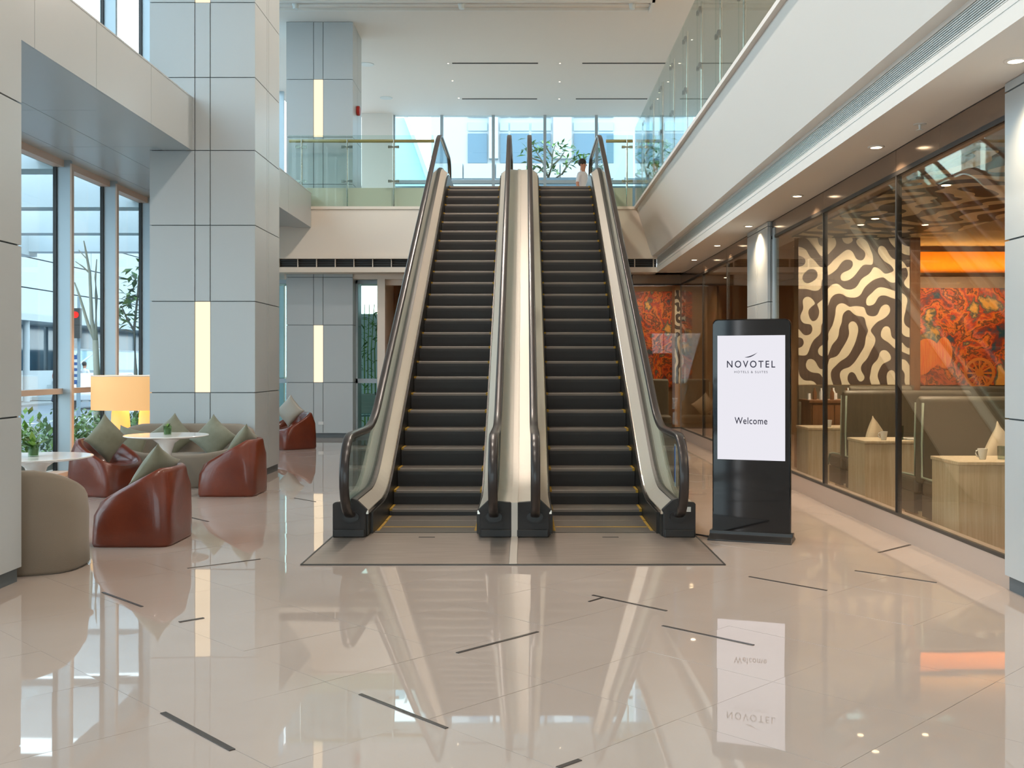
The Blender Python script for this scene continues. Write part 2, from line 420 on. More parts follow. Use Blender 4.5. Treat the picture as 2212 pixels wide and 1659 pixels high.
for (x, y, lab) in ((-3.95, 26.3, 'flat round ceiling speaker beside the rear column'), (-3.9, 29.6, 'flat round ceiling speaker farther back near the end windows')):
    d = thing('ceiling_speaker', lab, 'speaker', (x, y, ZC)); build('grille', MB().lathe([(.17, -.015), (.18, 0)], (x, y, ZC), 20), M_slat, d)
for k, (y, lab) in enumerate(((8.0, 'nearest'), (12.0, 'second'), (16.0, 'third'), (20.0, 'farthest'))):
    d = thing('corridor_downlight', 'warm recessed downlight over the right balcony corridor, %s from the camera' % lab, 'light', (4.6, y, ZC), group='corridor downlights')
    build('rim', MB().lathe([(.14, -.012), (.13, 0)], (4.6, y, ZC), 16), M_white, d); build('lens', MB().lathe([(.11, -.016), (.11, -.006)], (4.6, y, ZC), 16), M_bulb, d)
    lamp('corridor_lamp', 'AREA', (4.6, y, ZC - .05), 50, (1, .84, .68), .2, parent=d)
# unseen fill lights added on the atrium ceiling to brighten the lobby
for ix, x in enumerate((-1.0,)):
    for iy, y in enumerate((1.5, 6.0, 10.5, 15.0, 19.0)):
        d = thing('added_fill_light', 'added fill light on the atrium ceiling, out of view, %s from the camera, over the lobby' % (('first', 'second', 'third', 'fourth', 'fifth')[iy],), 'light', (x, y, ZC), group='added atrium fill lights')
        build('rim', MB().lathe([(.24, -.02), (.22, 0)], (x, y, ZC), 20), M_white, d)
        build('lens', MB().lathe([(.2, -.025), (.2, -.01)], (x, y, ZC), 16), M_bulb, d)
        lamp('added_fill_lamp', 'AREA', (x, y, ZC - .06), 120, (1, .87, .76), .38, parent=d)

# ---------------------------------------------------------------- upper gallery, fascia, right bulkhead
gal = structure('gallery_floor', MB().box(XWIN, 6.4, YF + .05, YEND, FL - .35, FL).box(2.78, 6.4, -6, YF + .05, FL - .35, FL), M_beige)
structure('wall_gallery_front', MB().box(XWIN, 2.9, YF, YF + .12, 3.95, 5.0).box(XWIN, 2.9, YF, YF + .12, ZS, 3.72).box(-5.05, 3.0, YF - .03, YF + .12, 4.97, 5.03), M_beige)
structure('trim_1', MB().box(XWIN, 2.9, YF - .05, YF + .12, 3.90, 3.965), M_beige)
gr = thing('trim_2', None, None, (-1, YF, 3.8), kind='structure')
build('recess', MB().box(-5.5, 2.87, YF + .09, YF + .14, 3.70, 3.91), M_groove, gr)
x = -5.3
while x < 2.85:
    build('divider', MB().box(x - .008, x + .008, YF + .01, YF + .1, 3.72, 3.9), M_beige, gr); x += .405
for k in range(4):
    build('slat', MB().box(-5.5, 2.87, YF + .05, YF + .085, 3.735 + k * .043, 3.742 + k * .043), M_core, gr)
# bulkhead on the right
structure('wall_right_upper', MB().prism([(2.44, 4.97), (2.76, 3.953), (2.87, 3.953), (3.2, 3.953), (3.2, 5.03), (2.44, 5.03)], 'y', -6, YF + .02), M_white)
structure('trim_3', MB().box(2.38, 2.5, -6, YF + .02, 4.99, 5.045), M_white)
structure('trim_4', MB().box(2.87, 3.0, -6, YF, 3.918, 3.96).box(2.87, 3.0, -6, YF, ZS - .004, 3.762), M_white)
gr2 = thing('trim_5', None, None, (2.9, 10, 3.84), kind='structure')
build('recess', MB().box(2.94, 3.0, -6, YF, 3.75, 3.93), M_groove, gr2)
for k in range(9):
    z = 3.768 + k * .0168
    build('slat', MB().box(2.872, 2.93, -2, YF, z, z + .0085), M_slat, gr2)
so = structure('ceiling_soffit', MB().box(2.88, XG + .1, -6, YF + .6, ZS, ZS + .1), M_white)
build('edge_line', MB().box(2.866, 2.872, -2, YF, 3.715, 3.719), M_slat, so)
structure('ceiling_under_gallery', MB().box(XWIN, XG + .1, YF + .12, 26.5, ZS, ZS + .1), M_beige)
for (x, y, p, w) in ((3.24, 6.89, 45, 'nearest, at the photo edge'), (3.24, 9.62, 45, 'second from the camera, beside the sprinkler'), (3.24, 12.4, 45, 'third from the camera'), (3.24, 15.08, 45, 'just above the slim pale column'),
                     (3.24, 17.53, 45, 'second from the far corner'), (3.24, 19.9, 45, 'farthest, near the back corner')):
    d = thing('downlight', 'recessed soffit downlight over the restaurant glass, ' + w, 'light', (x, y, ZS), group='soffit downlights')
    build('rim', MB().rings([[(x + r * math.cos(a * PI / 12), y + r * math.sin(a * PI / 12), ZS + z) for a in range(24)] for r, z in ((.075, 0.001), (.075, -.008), (.05, -.010), (.05, 0.001))]), M_white, d, smooth=True)
    build('lens', MB().lathe([(.05, -.009), (.05, -.002)], (x, y, ZS), 16), M_bulb, d)
    lamp('downlight_lamp', 'SPOT', (x, y, ZS - .02), 135, (1, .74, .48), .05, spot=125, blend=.7, parent=d)
sp = thing('sprinkler', 'small metal sprinkler head under the right soffit', 'sprinkler', (3.3, 8.72, ZS))
build('escutcheon', MB().lathe([(.05, -.006), (.055, 0)], (3.3, 8.72, ZS), 16), M_slat, sp)
build('head', MB().lathe([(.03, -.052), (.03, -.048), (.008, -.046), (.012, -.006)], (3.3, 8.72, ZS), 12), M_slat, sp)
structure('wall_right_gallery', MB().box(6.2, 6.4, -6, YEND, FL, ZC), M_beige)
structure('upstand_gallery', MB().box(XWIN, -1.95, YF + .16, YF + .26, FL, 5.46).box(1.78, 2.36, YF + .16, YF + .26, FL, 5.46), M_upstand)

def railing(name, label, p0, p1, posts, z0, zt, clampz, side, handrail=None):
    """glass balustrade: panes, posts, clamps; straight from p0 to p1 (plan)"""
    p0, p1 = Vector(p0), Vector(p1); d = (p1 - p0); L = d.length; d.normalize(); n = Vector((-d.y, d.x)) * side
    r = thing(name, label, 'railing', (p0.x, p0.y, FL))
    cuts = [0] + list(posts) + [L]
    for a, b in zip(cuts[:-1], cuts[1:]):
        if b - a < .05: continue
        A, B = p0 + d * (a + .006), p0 + d * (b - .006)
        q = [tuple(A), tuple(B), tuple(B + n * .012), tuple(A + n * .012)]
        build('pane', MB().prism(q, 'z', z0, zt), M_rail_glass, r)
    for a in posts:
        c = p0 + d * a + n * .07
        ps = build('post', MB().lathe([(.018, FL - .02), (.018, zt - .08)], (c.x, c.y, 0), 10), M_polish, r)
        for z in clampz:
            for s in (-1, 1):
                e = p0 + d * (a + s * .09) + n * .018
                A = p0 + d * (a + s * .12); B = p0 + d * (a + s * .06)
                m = MB().rings([[(q.x + u.x, q.y + u.y, z + w) for u, w in ((n * .012, -h), (n * .045, -h), (n * .045, h), (n * .012, h))] for q, h in ((A, .028), (B, .028), (p0 + d * (a + s * .01), .012))], cap0=True, cap1=True)
                build('clamp', m, M_gasket if handrail is None else M_polish, r)
    if handrail:
        A, B = p0 + n * .13, p1 + n * .13
        build('handrail', MB().tube([(A.x, A.y, handrail), (B.x, B.y, handrail)], .035, 12), M_goldwood, r, smooth=True)
        m = MB()
        for a in posts:
            c = p0 + d * a + n * .07; e = p0 + d * a + n * .13
            m.tube([(c.x, c.y, handrail - .1), (e.x, e.y, handrail - .03)], .01, 6)
        build_each('bracket', m, M_polish, r)
    return r
railing('glass_railing', 'glass railing with wooden handrail left of the escalator tops', (-5.1, YF - .01), (-1.95, YF - .01), [.28, 1.27, 2.28], 4.99, 6.57, (5.58, 6.32), 1, 6.47)
railing('glass_railing', 'short glass railing with wooden handrail right of the escalator tops', (1.78, YF - .01), (2.36, YF - .01), [.45], 4.99, 6.57, (5.58, 6.32), 1, 6.47)
railing('glass_railing', 'long glass balustrade along the right balcony edge', (2.395, YF), (2.395, 2.0), [YF - y for y in (21.2, 19.9, 18.6, 17.2, 15.8, 14.5, 13.1, 11.7, 9.9, 8.1, 6.3, 4.5)], 5.04, 6.72, (5.74, 6.51), 1)

# upper end windows
we = thing('window_2', None, None, (0, YEND, FL), kind='structure')
MX = [-3.95, -2.49, -.93, .63, 2.19, 3.75, 5.31, 6.4]
for a, b in zip(MX[:-1], MX[1:]):
    build('pane', MB().box(a + .03, b - .03, YEND, YEND + .015, FL, ZC), M_window, we)
for x in MX: build('mullion', MB().box(x - .045, x + .045, YEND - .06, YEND + .06, FL, ZC), M_mull, we)
build('sill', MB().box(-3.95, 6.4, YEND - .08, YEND + .08, 7.10, 7.2), M_mull, we)
structure('wall_back_upper', MB().box(-4.88, -3.95, YEND - .3, YEND + .2, FL, ZC).box(XWIN, -6.4, YEND - .1, YEND + .2, FL, ZC), M_white)

# ---------------------------------------------------------------- ground floor back wall
wb = structure('wall_back', MB().box(-3.24, -3.07, 23.08, 23.35, 0, 3.51).box(-3.24, -3.1, 23.35, 24.9, 0, 3.5).box(-5.3, 2.4, 23.1, 23.3, 3.50, ZS).box(-3.07, 2.4, 23.25, 23.4, 3.38, 3.50), M_beige)
structure('wall_back_wood', MB().box(-3.4, 2.3, 24.9, 25.1, 0, ZS), mat('wood_wall', '9a6a3a', 0.5, var=(4.0, '845628', (6, 1, .3))))
wn = thing('window_3', None, None, (-3.5, 23.5, 0), kind='structure')
for x0, x1 in ((-3.77, -3.24), (-6.2, -5.24)):
    build('pane', MB().box(x0, x1, 23.5, 23.512, .05, 3.45), M_tintglass, wn)
    build('transom', MB().box(x0, x1, 23.44, 23.54, 1.20, 1.30), M_mull, wn)
    build_each('frame', MB().box(x0, x1, 23.44, 23.54, 3.43, 3.52).box(x0, x1, 23.44, 23.54, 0, .08).box(x1 - .03, x1, 23.44, 23.54, 0, 3.5).box(x0, x0 + .04, 23.44, 23.54, 0, 3.5), M_mull, wn)
art = thing('framed_picture', 'dark framed picture on the wood wall behind the left escalator', 'picture', (-2.85, 24.88, 2.2))
build('frame', MB().box(-2.98, -2.4, 24.84, 24.9, 1.5, 3.3), M_black, art)
build('canvas', MB().box(-2.95, -2.43, 24.832, 24.842, 1.53, 3.27), mat('canvas_dark', '3a3028', 0.6, var=(3.0, '8a6040')), art)

# ---------------------------------------------------------------- escalators
Y0, SL = 11.05, math.tan(R(30)); Y1 = Y0 + FL / SL
def Lz(y, d=.42):
    def soft(t):
        return 0 if t < -d else (t if t > d else (t + d) ** 2 / (4 * d))
    return SL * (soft(y - Y0) - soft(y - Y1))
XC = MID - .85
YS = sorted(set([9.70, 9.9, 10.2, 22.45] + [10.4 + .1 * i for i in range(14)] + [12 + .5 * i for i in range(15)] + [19.1 + .1 * i for i in range(16)] + [21.2, 22.0]))
def sweep(mb, prof, ys, sx=1, closed=True):
    mb.rings([[(XC + sx * x, y, Lz(y) + z) for x, z in prof] for y in ys], closed=closed, cap0=closed, cap1=closed)
esc = thing('escalator', 'left escalator with dark steps and black handrails', 'escalator', (XC, 9.7, 0), group='pair of escalators')
for s in (-1, 1):
    m = MB(); sweep(m, [(.618, .335), (.515, .255), (.515, .235), (.55, .235), (.63, .31)], YS, s)
    build('inner_deck', m, M_steel, esc)
    m = MB(); sweep(m, [(.515, .255), (.507, .252), (.505, .22), (.53, .22), (.53, .235)], YS, s); build('deck_trim', m, M_polish, esc)
    m = MB(); sweep(m, [(.49, .21), (.49, -.30), (.53, -.30), (.53, .21)], [y for y in YS if y > 9.8], s); build('skirt', m, M_skirt, esc)
    m = MB(); sweep(m, [(.645, .36), (.615, .35), (.63, .30), (.675, .30), (.675, .36)], YS, s); build('gasket', m, M_gasket, esc)
    m = MB(); sweep(m, [(.675, .325), (.82, .315), (.82, .28), (.675, .28)], YS, s); build('outer_deck', m, M_steel, esc)
    m = MB(); m.rings([[(XC + s * .80, y, Lz(y) + .29), (XC + s * .815, y, Lz(y) + .29), (XC + s * .815, y, max(0, Lz(y) - .95)), (XC + s * .80, y, max(0, Lz(y) - .95))] for y in YS], cap0=True, cap1=True)
    build('side_cladding', m, M_clad, esc)
    # glass: straight part then round ends
    m = MB(); g = .006; rr = []
    hz = .955; rad = .365
    for k in range(0, 13):
        a = PI / 2 + PI / 2 * (1 - k / 12)          # from pointing forward up to vertical
        yy = 9.645 + (rad - .02) * math.cos(a); zz = .59 + (rad - .02) * math.sin(a)
        lo = .35 if yy > 9.63 else max(.24, .59 - math.sqrt(max(0, (rad - .02) ** 2 - (yy - 9.645) ** 2)))
        rr.append((yy, lo, zz))
    for y in YS:
        if y > 9.75 and y < 22.0: rr.append((y, Lz(y) + .34, Lz(y) + .935))
    for k in range(0, 13):
        a = PI / 2 * (1 - k / 12); yy = 22.05 + (rad - .02) * math.cos(a); zz = FL + .59 + (rad - .02) * math.sin(a)
        lo = FL + (.35 if yy < 22.1 else max(.24, .59 - math.sqrt(max(0, (rad - .02) ** 2 - (yy - 22.05) ** 2))))
        rr.append((yy, lo, zz))
    m.rings([[(XC + s * .66 - g, y, a), (XC + s * .66 + g, y, a), (XC + s * .66 + g, y, b), (XC + s * .66 - g, y, b)] for y, a, b in rr], cap0=True, cap1=True)
    build('glass_balustrade', m, M_glass, esc)
    # handrail
    path = [(9.95, .20), (9.75, .215)]
    for k in range(0, 17):
        a = -PI / 2 - PI * k / 16; path.append((9.645 + rad * math.cos(a), .59 + rad * math.sin(a)))
    for y in YS:
        if 9.8 < y < 21.95: path.append((y, Lz(y) + hz))
    for k in range(0, 17):
        a = PI / 2 - PI * k / 16; path.append((22.05 + rad * math.cos(a), FL + .59 + rad * math.sin(a)))
    path.append((21.9, FL + .22))
    prof = [(.043 * (1 if abs(math.cos(t)) > 1e-9 else 0) * math.copysign(abs(math.cos(t)) ** .55, math.cos(t)), .026 * math.copysign(abs(math.sin(t)) ** .7, math.sin(t))) for t in [2 * PI * j / 16 for j in range(16)]]
    rr = []
    for i, (y, z) in enumerate(path):
        a, b = path[max(0, i - 1)], path[min(len(path) - 1, i + 1)]
        t = Vector((b[0] - a[0], b[1] - a[1])).normalized(); n = Vector((-t.y, t.x))
        rr.append([(XC + s * .66 + u, y + n.x * w, z + n.y * w) for u, w in prof])
    build('handrail', MB().rings(rr, cap0=True, cap1=True), M_rubber, esc, smooth=True)
    # profile strip under the handrail
    rr = []
    for i, (y, z) in enumerate(path[2:-1]):
        q = path[2:-1]; a, b = q[max(0, i - 1)], q[min(len(q) - 1, i + 1)]
        t = Vector((b[0] - a[0], b[1] - a[1])).normalized(); n = Vector((-t.y, t.x))
        sg = 1 if i > 0 else 1
        c = Vector((y, z)) - n * (.034 if True else 0)
        rr.append([(XC + s * .66 + u, c.x + n.x * w, c.y + n.y * w) for u, w in ((-.014, -.01), (.014, -.01), (.014, .01), (-.014, .01))])
    build('handrail_guide', MB().rings(rr, cap0=True, cap1=True), M_polish, esc)
    # newel base block
    x0, x1 = (XC + .53, XC + .82) if s > 0 else (XC - .83, XC - .53)
    x0, x1 = x0 - (.005 if s < 0 else 0), x1 + (.006 if s > 0 else 0)
    nb = build('newel_base', MB().box(x0, x1, 9.70, 10.05, 0.012, .25), M_blackpl, esc, bevel=.02, seg=3)
    build('end_cap', MB().prism([(XC + s * a, b) for a, b in ((.528, .012), (.833 if s < 0 else .826, .012), (.833 if s < 0 else .826, .318), (.81, .332), (.68, .342), (.66, .372), (.61, .355), (.512, .262), (.528, .235))], 'y', 9.672, 9.72), M_blackpl, nb, bevel=.008)
    build('kick_plate', MB().box(x0 + .004, x1 - .004, 9.662, 10.04, 0.006, .085), M_black, nb, bevel=.012)
    build('handrail_inlet', MB().prism([(XC + s * .66 + .075 * math.cos(a * PI / 10), .2 + .05 * math.sin(a * PI / 10)) for a in range(20)], 'y', 9.645, 9.69), M_black, nb)
    build('access_panel', MB().box(XC + s * .66 - .085, XC + s * .66 + .085, 9.668, 9.69, .10, .25), M_blackpl, nb)
    xs0, xs1 = (XC + .515, XC + .535) if s > 0 else (XC - .535, XC - .515)
    m = MB(); m.rings([[(xs0, y, .02), (xs1, y, .02), (xs1, y, Lz(y) + .245), (xs0, y, Lz(y) + .245)] for y in (9.74, 10.0, 10.3, 10.6, 10.75)], cap0=True, cap1=True)
    build('side_plate', m, M_skirt, esc)
# underside
m = MB(); m.rings([[(XC - .80, y, max(0.0, Lz(y) - .95)), (XC + .80, y, max(0.0, Lz(y) - .95)), (XC + .80, y, max(0.02, Lz(y) - .92)), (XC - .80, y, max(0.02, Lz(y) - .92))] for y in YS if y > 12.6], cap0=True, cap1=True)
build('underside', m, M_clad, esc)
k = 0; y = 10.02
while y < 21.0:
    z = Lz(y + .03) + .004
    m = MB()
    pr = [(.372, 0), (.022, 0), (.008, -.012), (.002, -.034), (0, -.07), (.004, -.15), (.015, -.27), (.372, -.27)]
    b0 = len(m.v); m.cuts.append((0, 0)); m.v += [(XC + sx * .485, y + a, z + c) for sx in (-1, 1) for a, c in pr]
    for i in range(8):
        m.f.append((b0 + i, b0 + (i + 1) % 8, b0 + 8 + (i + 1) % 8, b0 + 8 + i)); m.m.append(1 if i in (0, 1, 2) else 0)  # upper riser faces take the tread grey, imitating light caught on the curve
    m.f += [tuple(range(b0, b0 + 8)), tuple(range(b0 + 8, b0 + 16))]; m.m += [0, 0]
    m.mat(2).box(XC - .485, XC - .458, y - .006, y + .33, z - .02, z + .002).box(XC + .458, XC + .485, y - .006, y + .33, z - .03, z + .002)
    if k == 0: m.box(XC - .45, XC + .45, y + .29, y + .325, z - .02, z + .0015)
    build('step', m, [M_riser, M_tread, M_yellow], esc)
    y += .351; k += 1
build('comb_plate', MB().box(XC - .485, XC + .485, 9.93, 10.03, -.005, .014), M_tread, esc)
build('landing_plate', MB().box(XC - .8, XC + .8, 20.95, 22.6, FL - .02, FL + .006), M_plate, esc)
esc2 = put(copy_tree(esc), (XC + 1.7, 9.7, 0), 0, 'right escalator with dark steps and black handrails, nearest the sign')
def flat_label(x0, x1, z0, z1, par, y=9.671):
    return build('sticker', MB().box(x0, x1, y - .006, y, z0, z1), M_label, par)
s1 = flat_label(MID - .24, MID - .155, .245, .29, esc); s1['label'] = 'small white sticker'
s2 = flat_label(MID + 1.59, MID + 1.63, .245, .29, esc2); s2['label'] = 'small white sticker'
sk = build('safety_sticker', MB().box(MID + 1.505, MID + 1.509, 9.78, 9.86, .46, .86), M_label, esc2)
build('print', MB().box(MID + 1.5035, MID + 1.505, 9.79, 9.85, .5, .84), M_blue, sk)
ct = thing('trim_6', None, None, (MID, 9.7, 0), kind='structure')
m = MB(); m.rings([[(MID - .03, y, Lz(y) + .33), (MID + .03, y, Lz(y) + .33), (MID + .03, y, Lz(y) + .2), (MID - .03, y, Lz(y) + .2)] for y in YS], cap0=True, cap1=True)
build('centre_cover', m, M_steel, ct)
build('centre_front', MB().box(MID - .029, MID + .029, 9.665, 9.75, .012, .331), M_steel, ct)
pl = thing('floor_plate', 'brushed steel floor plate in front of both escalators', 'plate', (MID, 9.1, 0), kind='structure')
build('plate', MB().box(MID - 1.685, MID - .035, 8.37, 9.97, -.01, .008), M_plate, pl)
build('plate', MB().box(MID + .035, MID + 1.685, 8.37, 9.97, -.01, .008), M_plate, pl)
build('divider_strip', MB().box(MID - .033, MID + .033, 8.37, 9.67, -.01, .016), M_steel, pl, bevel=.004)
build_each('edge_frame', MB().box(MID - 1.70, MID + 1.70, 8.355, 8.37, -.01, .010).box(MID - 1.70, MID - 1.685, 8.36, 9.9, -.01, .010).box(MID + 1.685, MID + 1.70, 8.36, 9.9, -.01, .010), M_gasket, pl)
for xx in (-.90, .80): build('slot', MB().box(xx - .075, xx + .075, 9.66, 9.70, .006, .0095), M_groove, pl)

# ---------------------------------------------------------------- digital sign
KA = -R(20.8)
ks = thing('digital_sign', 'black freestanding digital sign with a lit white welcome screen', 'sign', (2.083, 9.575, 0), KA)
def rounded(w, h0, h1, r, n=6):
    p = [(-w, h0), (w, h0)]
    for k in range(n + 1): a = PI / 2 * k / n; p.append((w - r + r * math.cos(a), h1 - r + r * math.sin(a)))
    for k in range(n + 1): a = PI / 2 + PI / 2 * k / n; p.append((-w + r + r * math.cos(a), h1 - r + r * math.sin(a)))
    return p
kb = build('body', MB().prism(rounded(.35, .05, 2.02, .05), 'y', -.035, .035), mat('sign_black_gloss', '141416', 0.05, 0.0, 0.4), ks, world=False, bevel=.008)
build('edge_frame', MB().rings([[(x * 1.008, yy, z + (.004 if z > 1 else 0)) for x, z in rounded(.35, .05, 2.02, .05)] for yy in (-.025, .025)]), M_black, ks, world=False)
build('base', MB().prism([(-.16, 0), (.16, 0), (.16, .012), (.055, .05), (.05, .08), (-.05, .08), (-.055, .05), (-.16, .012)], 'x', -.375, .375), M_black, ks, world=False, bevel=.004)
SZ0, SZ1 = .735, 1.872
build('screen', MB().box(-.305, .305, -.0385, -.034, SZ0, SZ1), M_screen, ks, world=False)
def text_mesh(body, name, m, width, height, cx, z0, par, y=-.040, spacing=1.0, bold=0.0):
    cu = bpy.data.curves.new(name, 'FONT'); cu.body = body; cu.size = 1; cu.space_character = spacing; cu.align_x = 'LEFT'; cu.offset = bold
    t = bpy.data.objects.new(name, cu); COL.objects.link(t)
    dg = bpy.context.evaluated_depsgraph_get(); dg.update()
    me = bpy.data.meshes.new_from_object(t.evaluated_get(dg))
    bpy.data.objects.remove(t)
    co = np.array([v.co[:] for v in me.vertices]); lo, hi = co.min(0), co.max(0)
    for v in me.vertices:
        v.co = (cx + ((v.co.x - lo[0]) / (hi[0] - lo[0]) - .5) * width, y, z0 + (v.co.y - lo[1]) / (hi[1] - lo[1]) * height)
    me.materials.clear(); me.materials.append(m); me.name = name
    o = bpy.data.objects.new(name, me); COL.objects.link(o); o.parent = par
    return o
text_mesh('NOVOTEL', 'lettering', M_ink, .435, .064, 0, 1.578, ks, spacing=1.35, bold=.012)['label'] = 'dark hotel name lettering on the screen'
text_mesh('HOTELS & SUITES', 'lettering', M_inkgrey, .30, .021, 0, 1.528, ks, spacing=1.3, bold=.006)['label'] = 'small grey lettering on the screen'
text_mesh('Welcome', 'lettering', M_ink, .295, .062, 0, 1.062, ks, spacing=1.1, bold=.010)['label'] = 'dark welcome word on the screen'
sw = []
for k in range(11):
    t = k / 10; x = -.055 + .115 * t; z = 1.672 + .045 * t * t; w = .0055 * math.sin(PI * min(1, .05 + t * .95))
    sw.append((x, z, w))
m = MB(); m.add([(x, -.040, z + w) for x, z, w in sw] + [(x, -.040, z - w) for x, z, w in sw], [(i, i + 1, 12 + i, 11 + i) for i in range(10)])
build('logo_swoosh', m, M_ink, ks, world=False)
cb = thing('power_cable', 'black cable on the floor between the sign and the right escalator', 'cable', (1.68, 9.65, 0))
build('cord', MB().tube([(1.60, 9.83, .012), (1.64, 9.80, .012), (1.70, 9.72, .012), (1.715, 9.712, .012)], .009, 6), M_black, cb, smooth=True)

# ---------------------------------------------------------------- lounge furniture
def tub(name_body, W2, D2, hb, hf, seat, m, par, expb=4.5, expt=2.6, n=48, wall=.085, power=1.3):
    """upholstered shell: back towards +X, open low front towards -X; half depth D2 (x), half width W2 (y)"""
    def ring(scale, exp, zf, inset=0):
        out = []
        for j in range(n):
            a = 2 * PI * j / n; c, s_ = math.cos(a), math.sin(a)
            r = (abs(c) ** exp + abs(s_) ** exp) ** (-1 / exp)
            x, y = (D2 * scale - inset) * r * c, (W2 * scale - inset) * r * s_
            t = min(1.0, ((r * c + 1) / 2) * 1.12)
            h = hf + (hb - hf) * (t ** power)
            out.append((x, y, zf(h)))
        return out
    R_ = []
    R_.append(ring(.97, expb, lambda h: 0.0))
    R_.append(ring(1.0, expb, lambda h: 0.03))
    R_.append(ring(1.0, expb * .9, lambda h: h * .35))
    R_.append(ring(1.0, (expb + expt) / 2, lambda h: h * .7))
    R_.append(ring(.995, expt, lambda h: h - .045))
    R_.append(ring(.985, expt, lambda h: h - .015, .006))
    R_.append(ring(.96, expt, lambda h: h, .018))
    R_.append(ring(.96, expt, lambda h: h - .004, .045))
    R_.append(ring(.95, expt, lambda h: h - .03, wall - .015))
    R_.append(ring(.93, expt, lambda h: (h - .03) * .5 + (seat + .02) * .5 if h > seat else h - .04, wall))
    R_.append(ring(.88, expt, lambda h: min(h - .04, seat + .01), wall))
    R_.append(ring(.70, expt, lambda h: min(h, seat + .02), wall))
    R_.append(ring(.3, 2, lambda h: seat + .028, 0))
    mb = MB().rings(R_, cap0=True, cap1=True)
    return build(name_body, mb, m, par, smooth=True, world=False)
tc = thing('tub_chair', 'brown leather tub chair nearest the camera, beside the fabric sofa', 'chair', (0, 0, 0), group='brown leather tub chairs')
tub('shell', .37, .355, .69, .375, .35, M_leather, tc, expb=9, expt=2.7, power=1.0)
sm = MB().rings([[(.348 * 1.0 * (1), y, z) for y, z in ((-.002, .05), (.002, .05), (.002, .6), (-.002, .6))], [(.353, y, z) for y, z in ((-.002, .05), (.002, .05), (.002, .6), (-.002, .6))]], cap0=True, cap1=True)
build('glide', MB().box(-.3, .3, -.3, .3, -0.0, .004), M_black, tc, world=False)
put(tc, (-3.47, 9.54, 0), 0)
chB = put(copy_tree(tc), (-3.63, 13.06, 0), 0, 'brown leather tub chair right of the taupe sofa, against the column')
chC = put(copy_tree(tc), (-5.18, 13.05, 0), PI - R(22), 'brown leather tub chair left of the round tables, facing right with a sage cushion')
chE = put(copy_tree(tc), (-4.47, 20.15, 0), R(42), 'brown leather tub chair far back behind the middle column, holding a silvery cushion')
def sofa(loc, rz, label):
    s = thing('sofa', label, 'sofa', loc, rz, group='taupe fabric sofas')
    build('plinth', MB().box(-.28, .28, -.7, .7, 0, .03), M_black, s, world=False)
    tub('shell', .93, .42, .80, .43, .40, M_taupe, s, expb=3.2, expt=2.7, n=64, wall=.12, power=.75)
    return s
so1 = sofa((-4.55, 14.02, 0), PI / 2, 'taupe fabric sofa with rounded back against the panelled column')
so2 = sofa((-4.42, 8.28, 0), -PI / 2, 'taupe fabric sofa seen from behind beside the nearest left column')
def cushion(label, loc, rot, m, s=.44, group='sage green cushions'):
    n = 16; vs = []; fs = []
    for side in (1, -1):
        for i in range(n + 1):
            for j in range(n + 1):
                u, v = 2 * i / n - 1, 2 * j / n - 1
                e = (1 - u ** 2) * (1 - v ** 2)
                pin = 1 - .10 * (1 - abs(v) ** 3) * abs(u) ** 6
                pin2 = 1 - .10 * (1 - abs(u) ** 3) * abs(v) ** 6
                vs.append((u * s / 2 * pin, side * (.085 * max(0, e) ** .55 + .004), v * s / 2 * pin2))
    N = (n + 1) ** 2
    for side in (0, 1):
        for i in range(n):
            for j in range(n):
                a = side * N + i * (n + 1) + j
                fs.append((a, a + 1, a + n + 2, a + n + 1) if side else (a, a + n + 1, a + n + 2, a + 1))
    edge = [i * (n + 1) for i in range(n + 1)] + [n * (n + 1) + j for j in range(1, n + 1)] + [i * (n + 1) + n for i in range(n - 1, -1, -1)] + [j for j in range(n - 1, 0, -1)]
    for a, b in zip(edge, edge[1:] + edge[:1]): fs.append((a, b, N + b, N + a))
    o = build('cushion', MB().add(vs, fs), m, None, smooth=True)
    o.location = loc; o.rotation_euler = rot
    return tag(o, label, 'cushion', group)
cushion('sage cushion standing on its corner in the leather chair by the left windows', (-5.19, 13.0, .685), (R(-12), R(45), R(48)), M_sage, .45)
cushion('sage cushion leaning edge-on in the nearest leather chair', (-3.36, 9.52, .63), (R(26), R(24), R(80)), M_sage, .44)
cushion('sage cushion edge-on in the leather chair beside the column', (-3.52, 13.07, .62), (R(28), R(24), R(84)), M_sage, .42)
cushion('sage cushion standing on a corner at the right end of the taupe sofa', (-4.15, 13.98, .63), (R(-18), R(40), R(-10)), M_sage, .46)
cushion('sage cushion on the sofa behind the plant pot and the white table', (-4.74, 14.1, .64), (R(-20), R(50), R(8)), M_sage, .46)
cushion('sage cushion lying at the left end of the taupe sofa under the table edge', (-5.2, 13.84, .58), (R(-25), R(15), R(12)), M_sage, .40)
cushion('silvery cushion on its corner in the far leather chair', (-4.50, 20.08, .72), (R(-14), R(42), R(-28)), M_silver, .46)
def tulip(loc, label):
    t = thing('round_table', label, 'table', loc, group='white pedestal tables')
    build('tabletop', MB().lathe([(.35, .715), (.47, .732), (.5, .742), (.5, .748), (.495, .752)], n=56), M_lacquer, t, smooth='auto', world=False)
    build('pedestal', MB().lathe([(.27, 0), (.27, .012), (.2, .03), (.1, .08), (.055, .2), (.05, .4), (.065, .55), (.10, .65), (.18, .71), (.2, .718)], n=36), M_lacquer, t, smooth=True, world=False)
    return t
t1 = tulip((-4.36, 12.75, 0), 'round white pedestal table between the leather chairs and the sofa')
t2 = tulip((-4.55, 9.75, 0), 'round white pedestal table half hidden by the nearest left column')
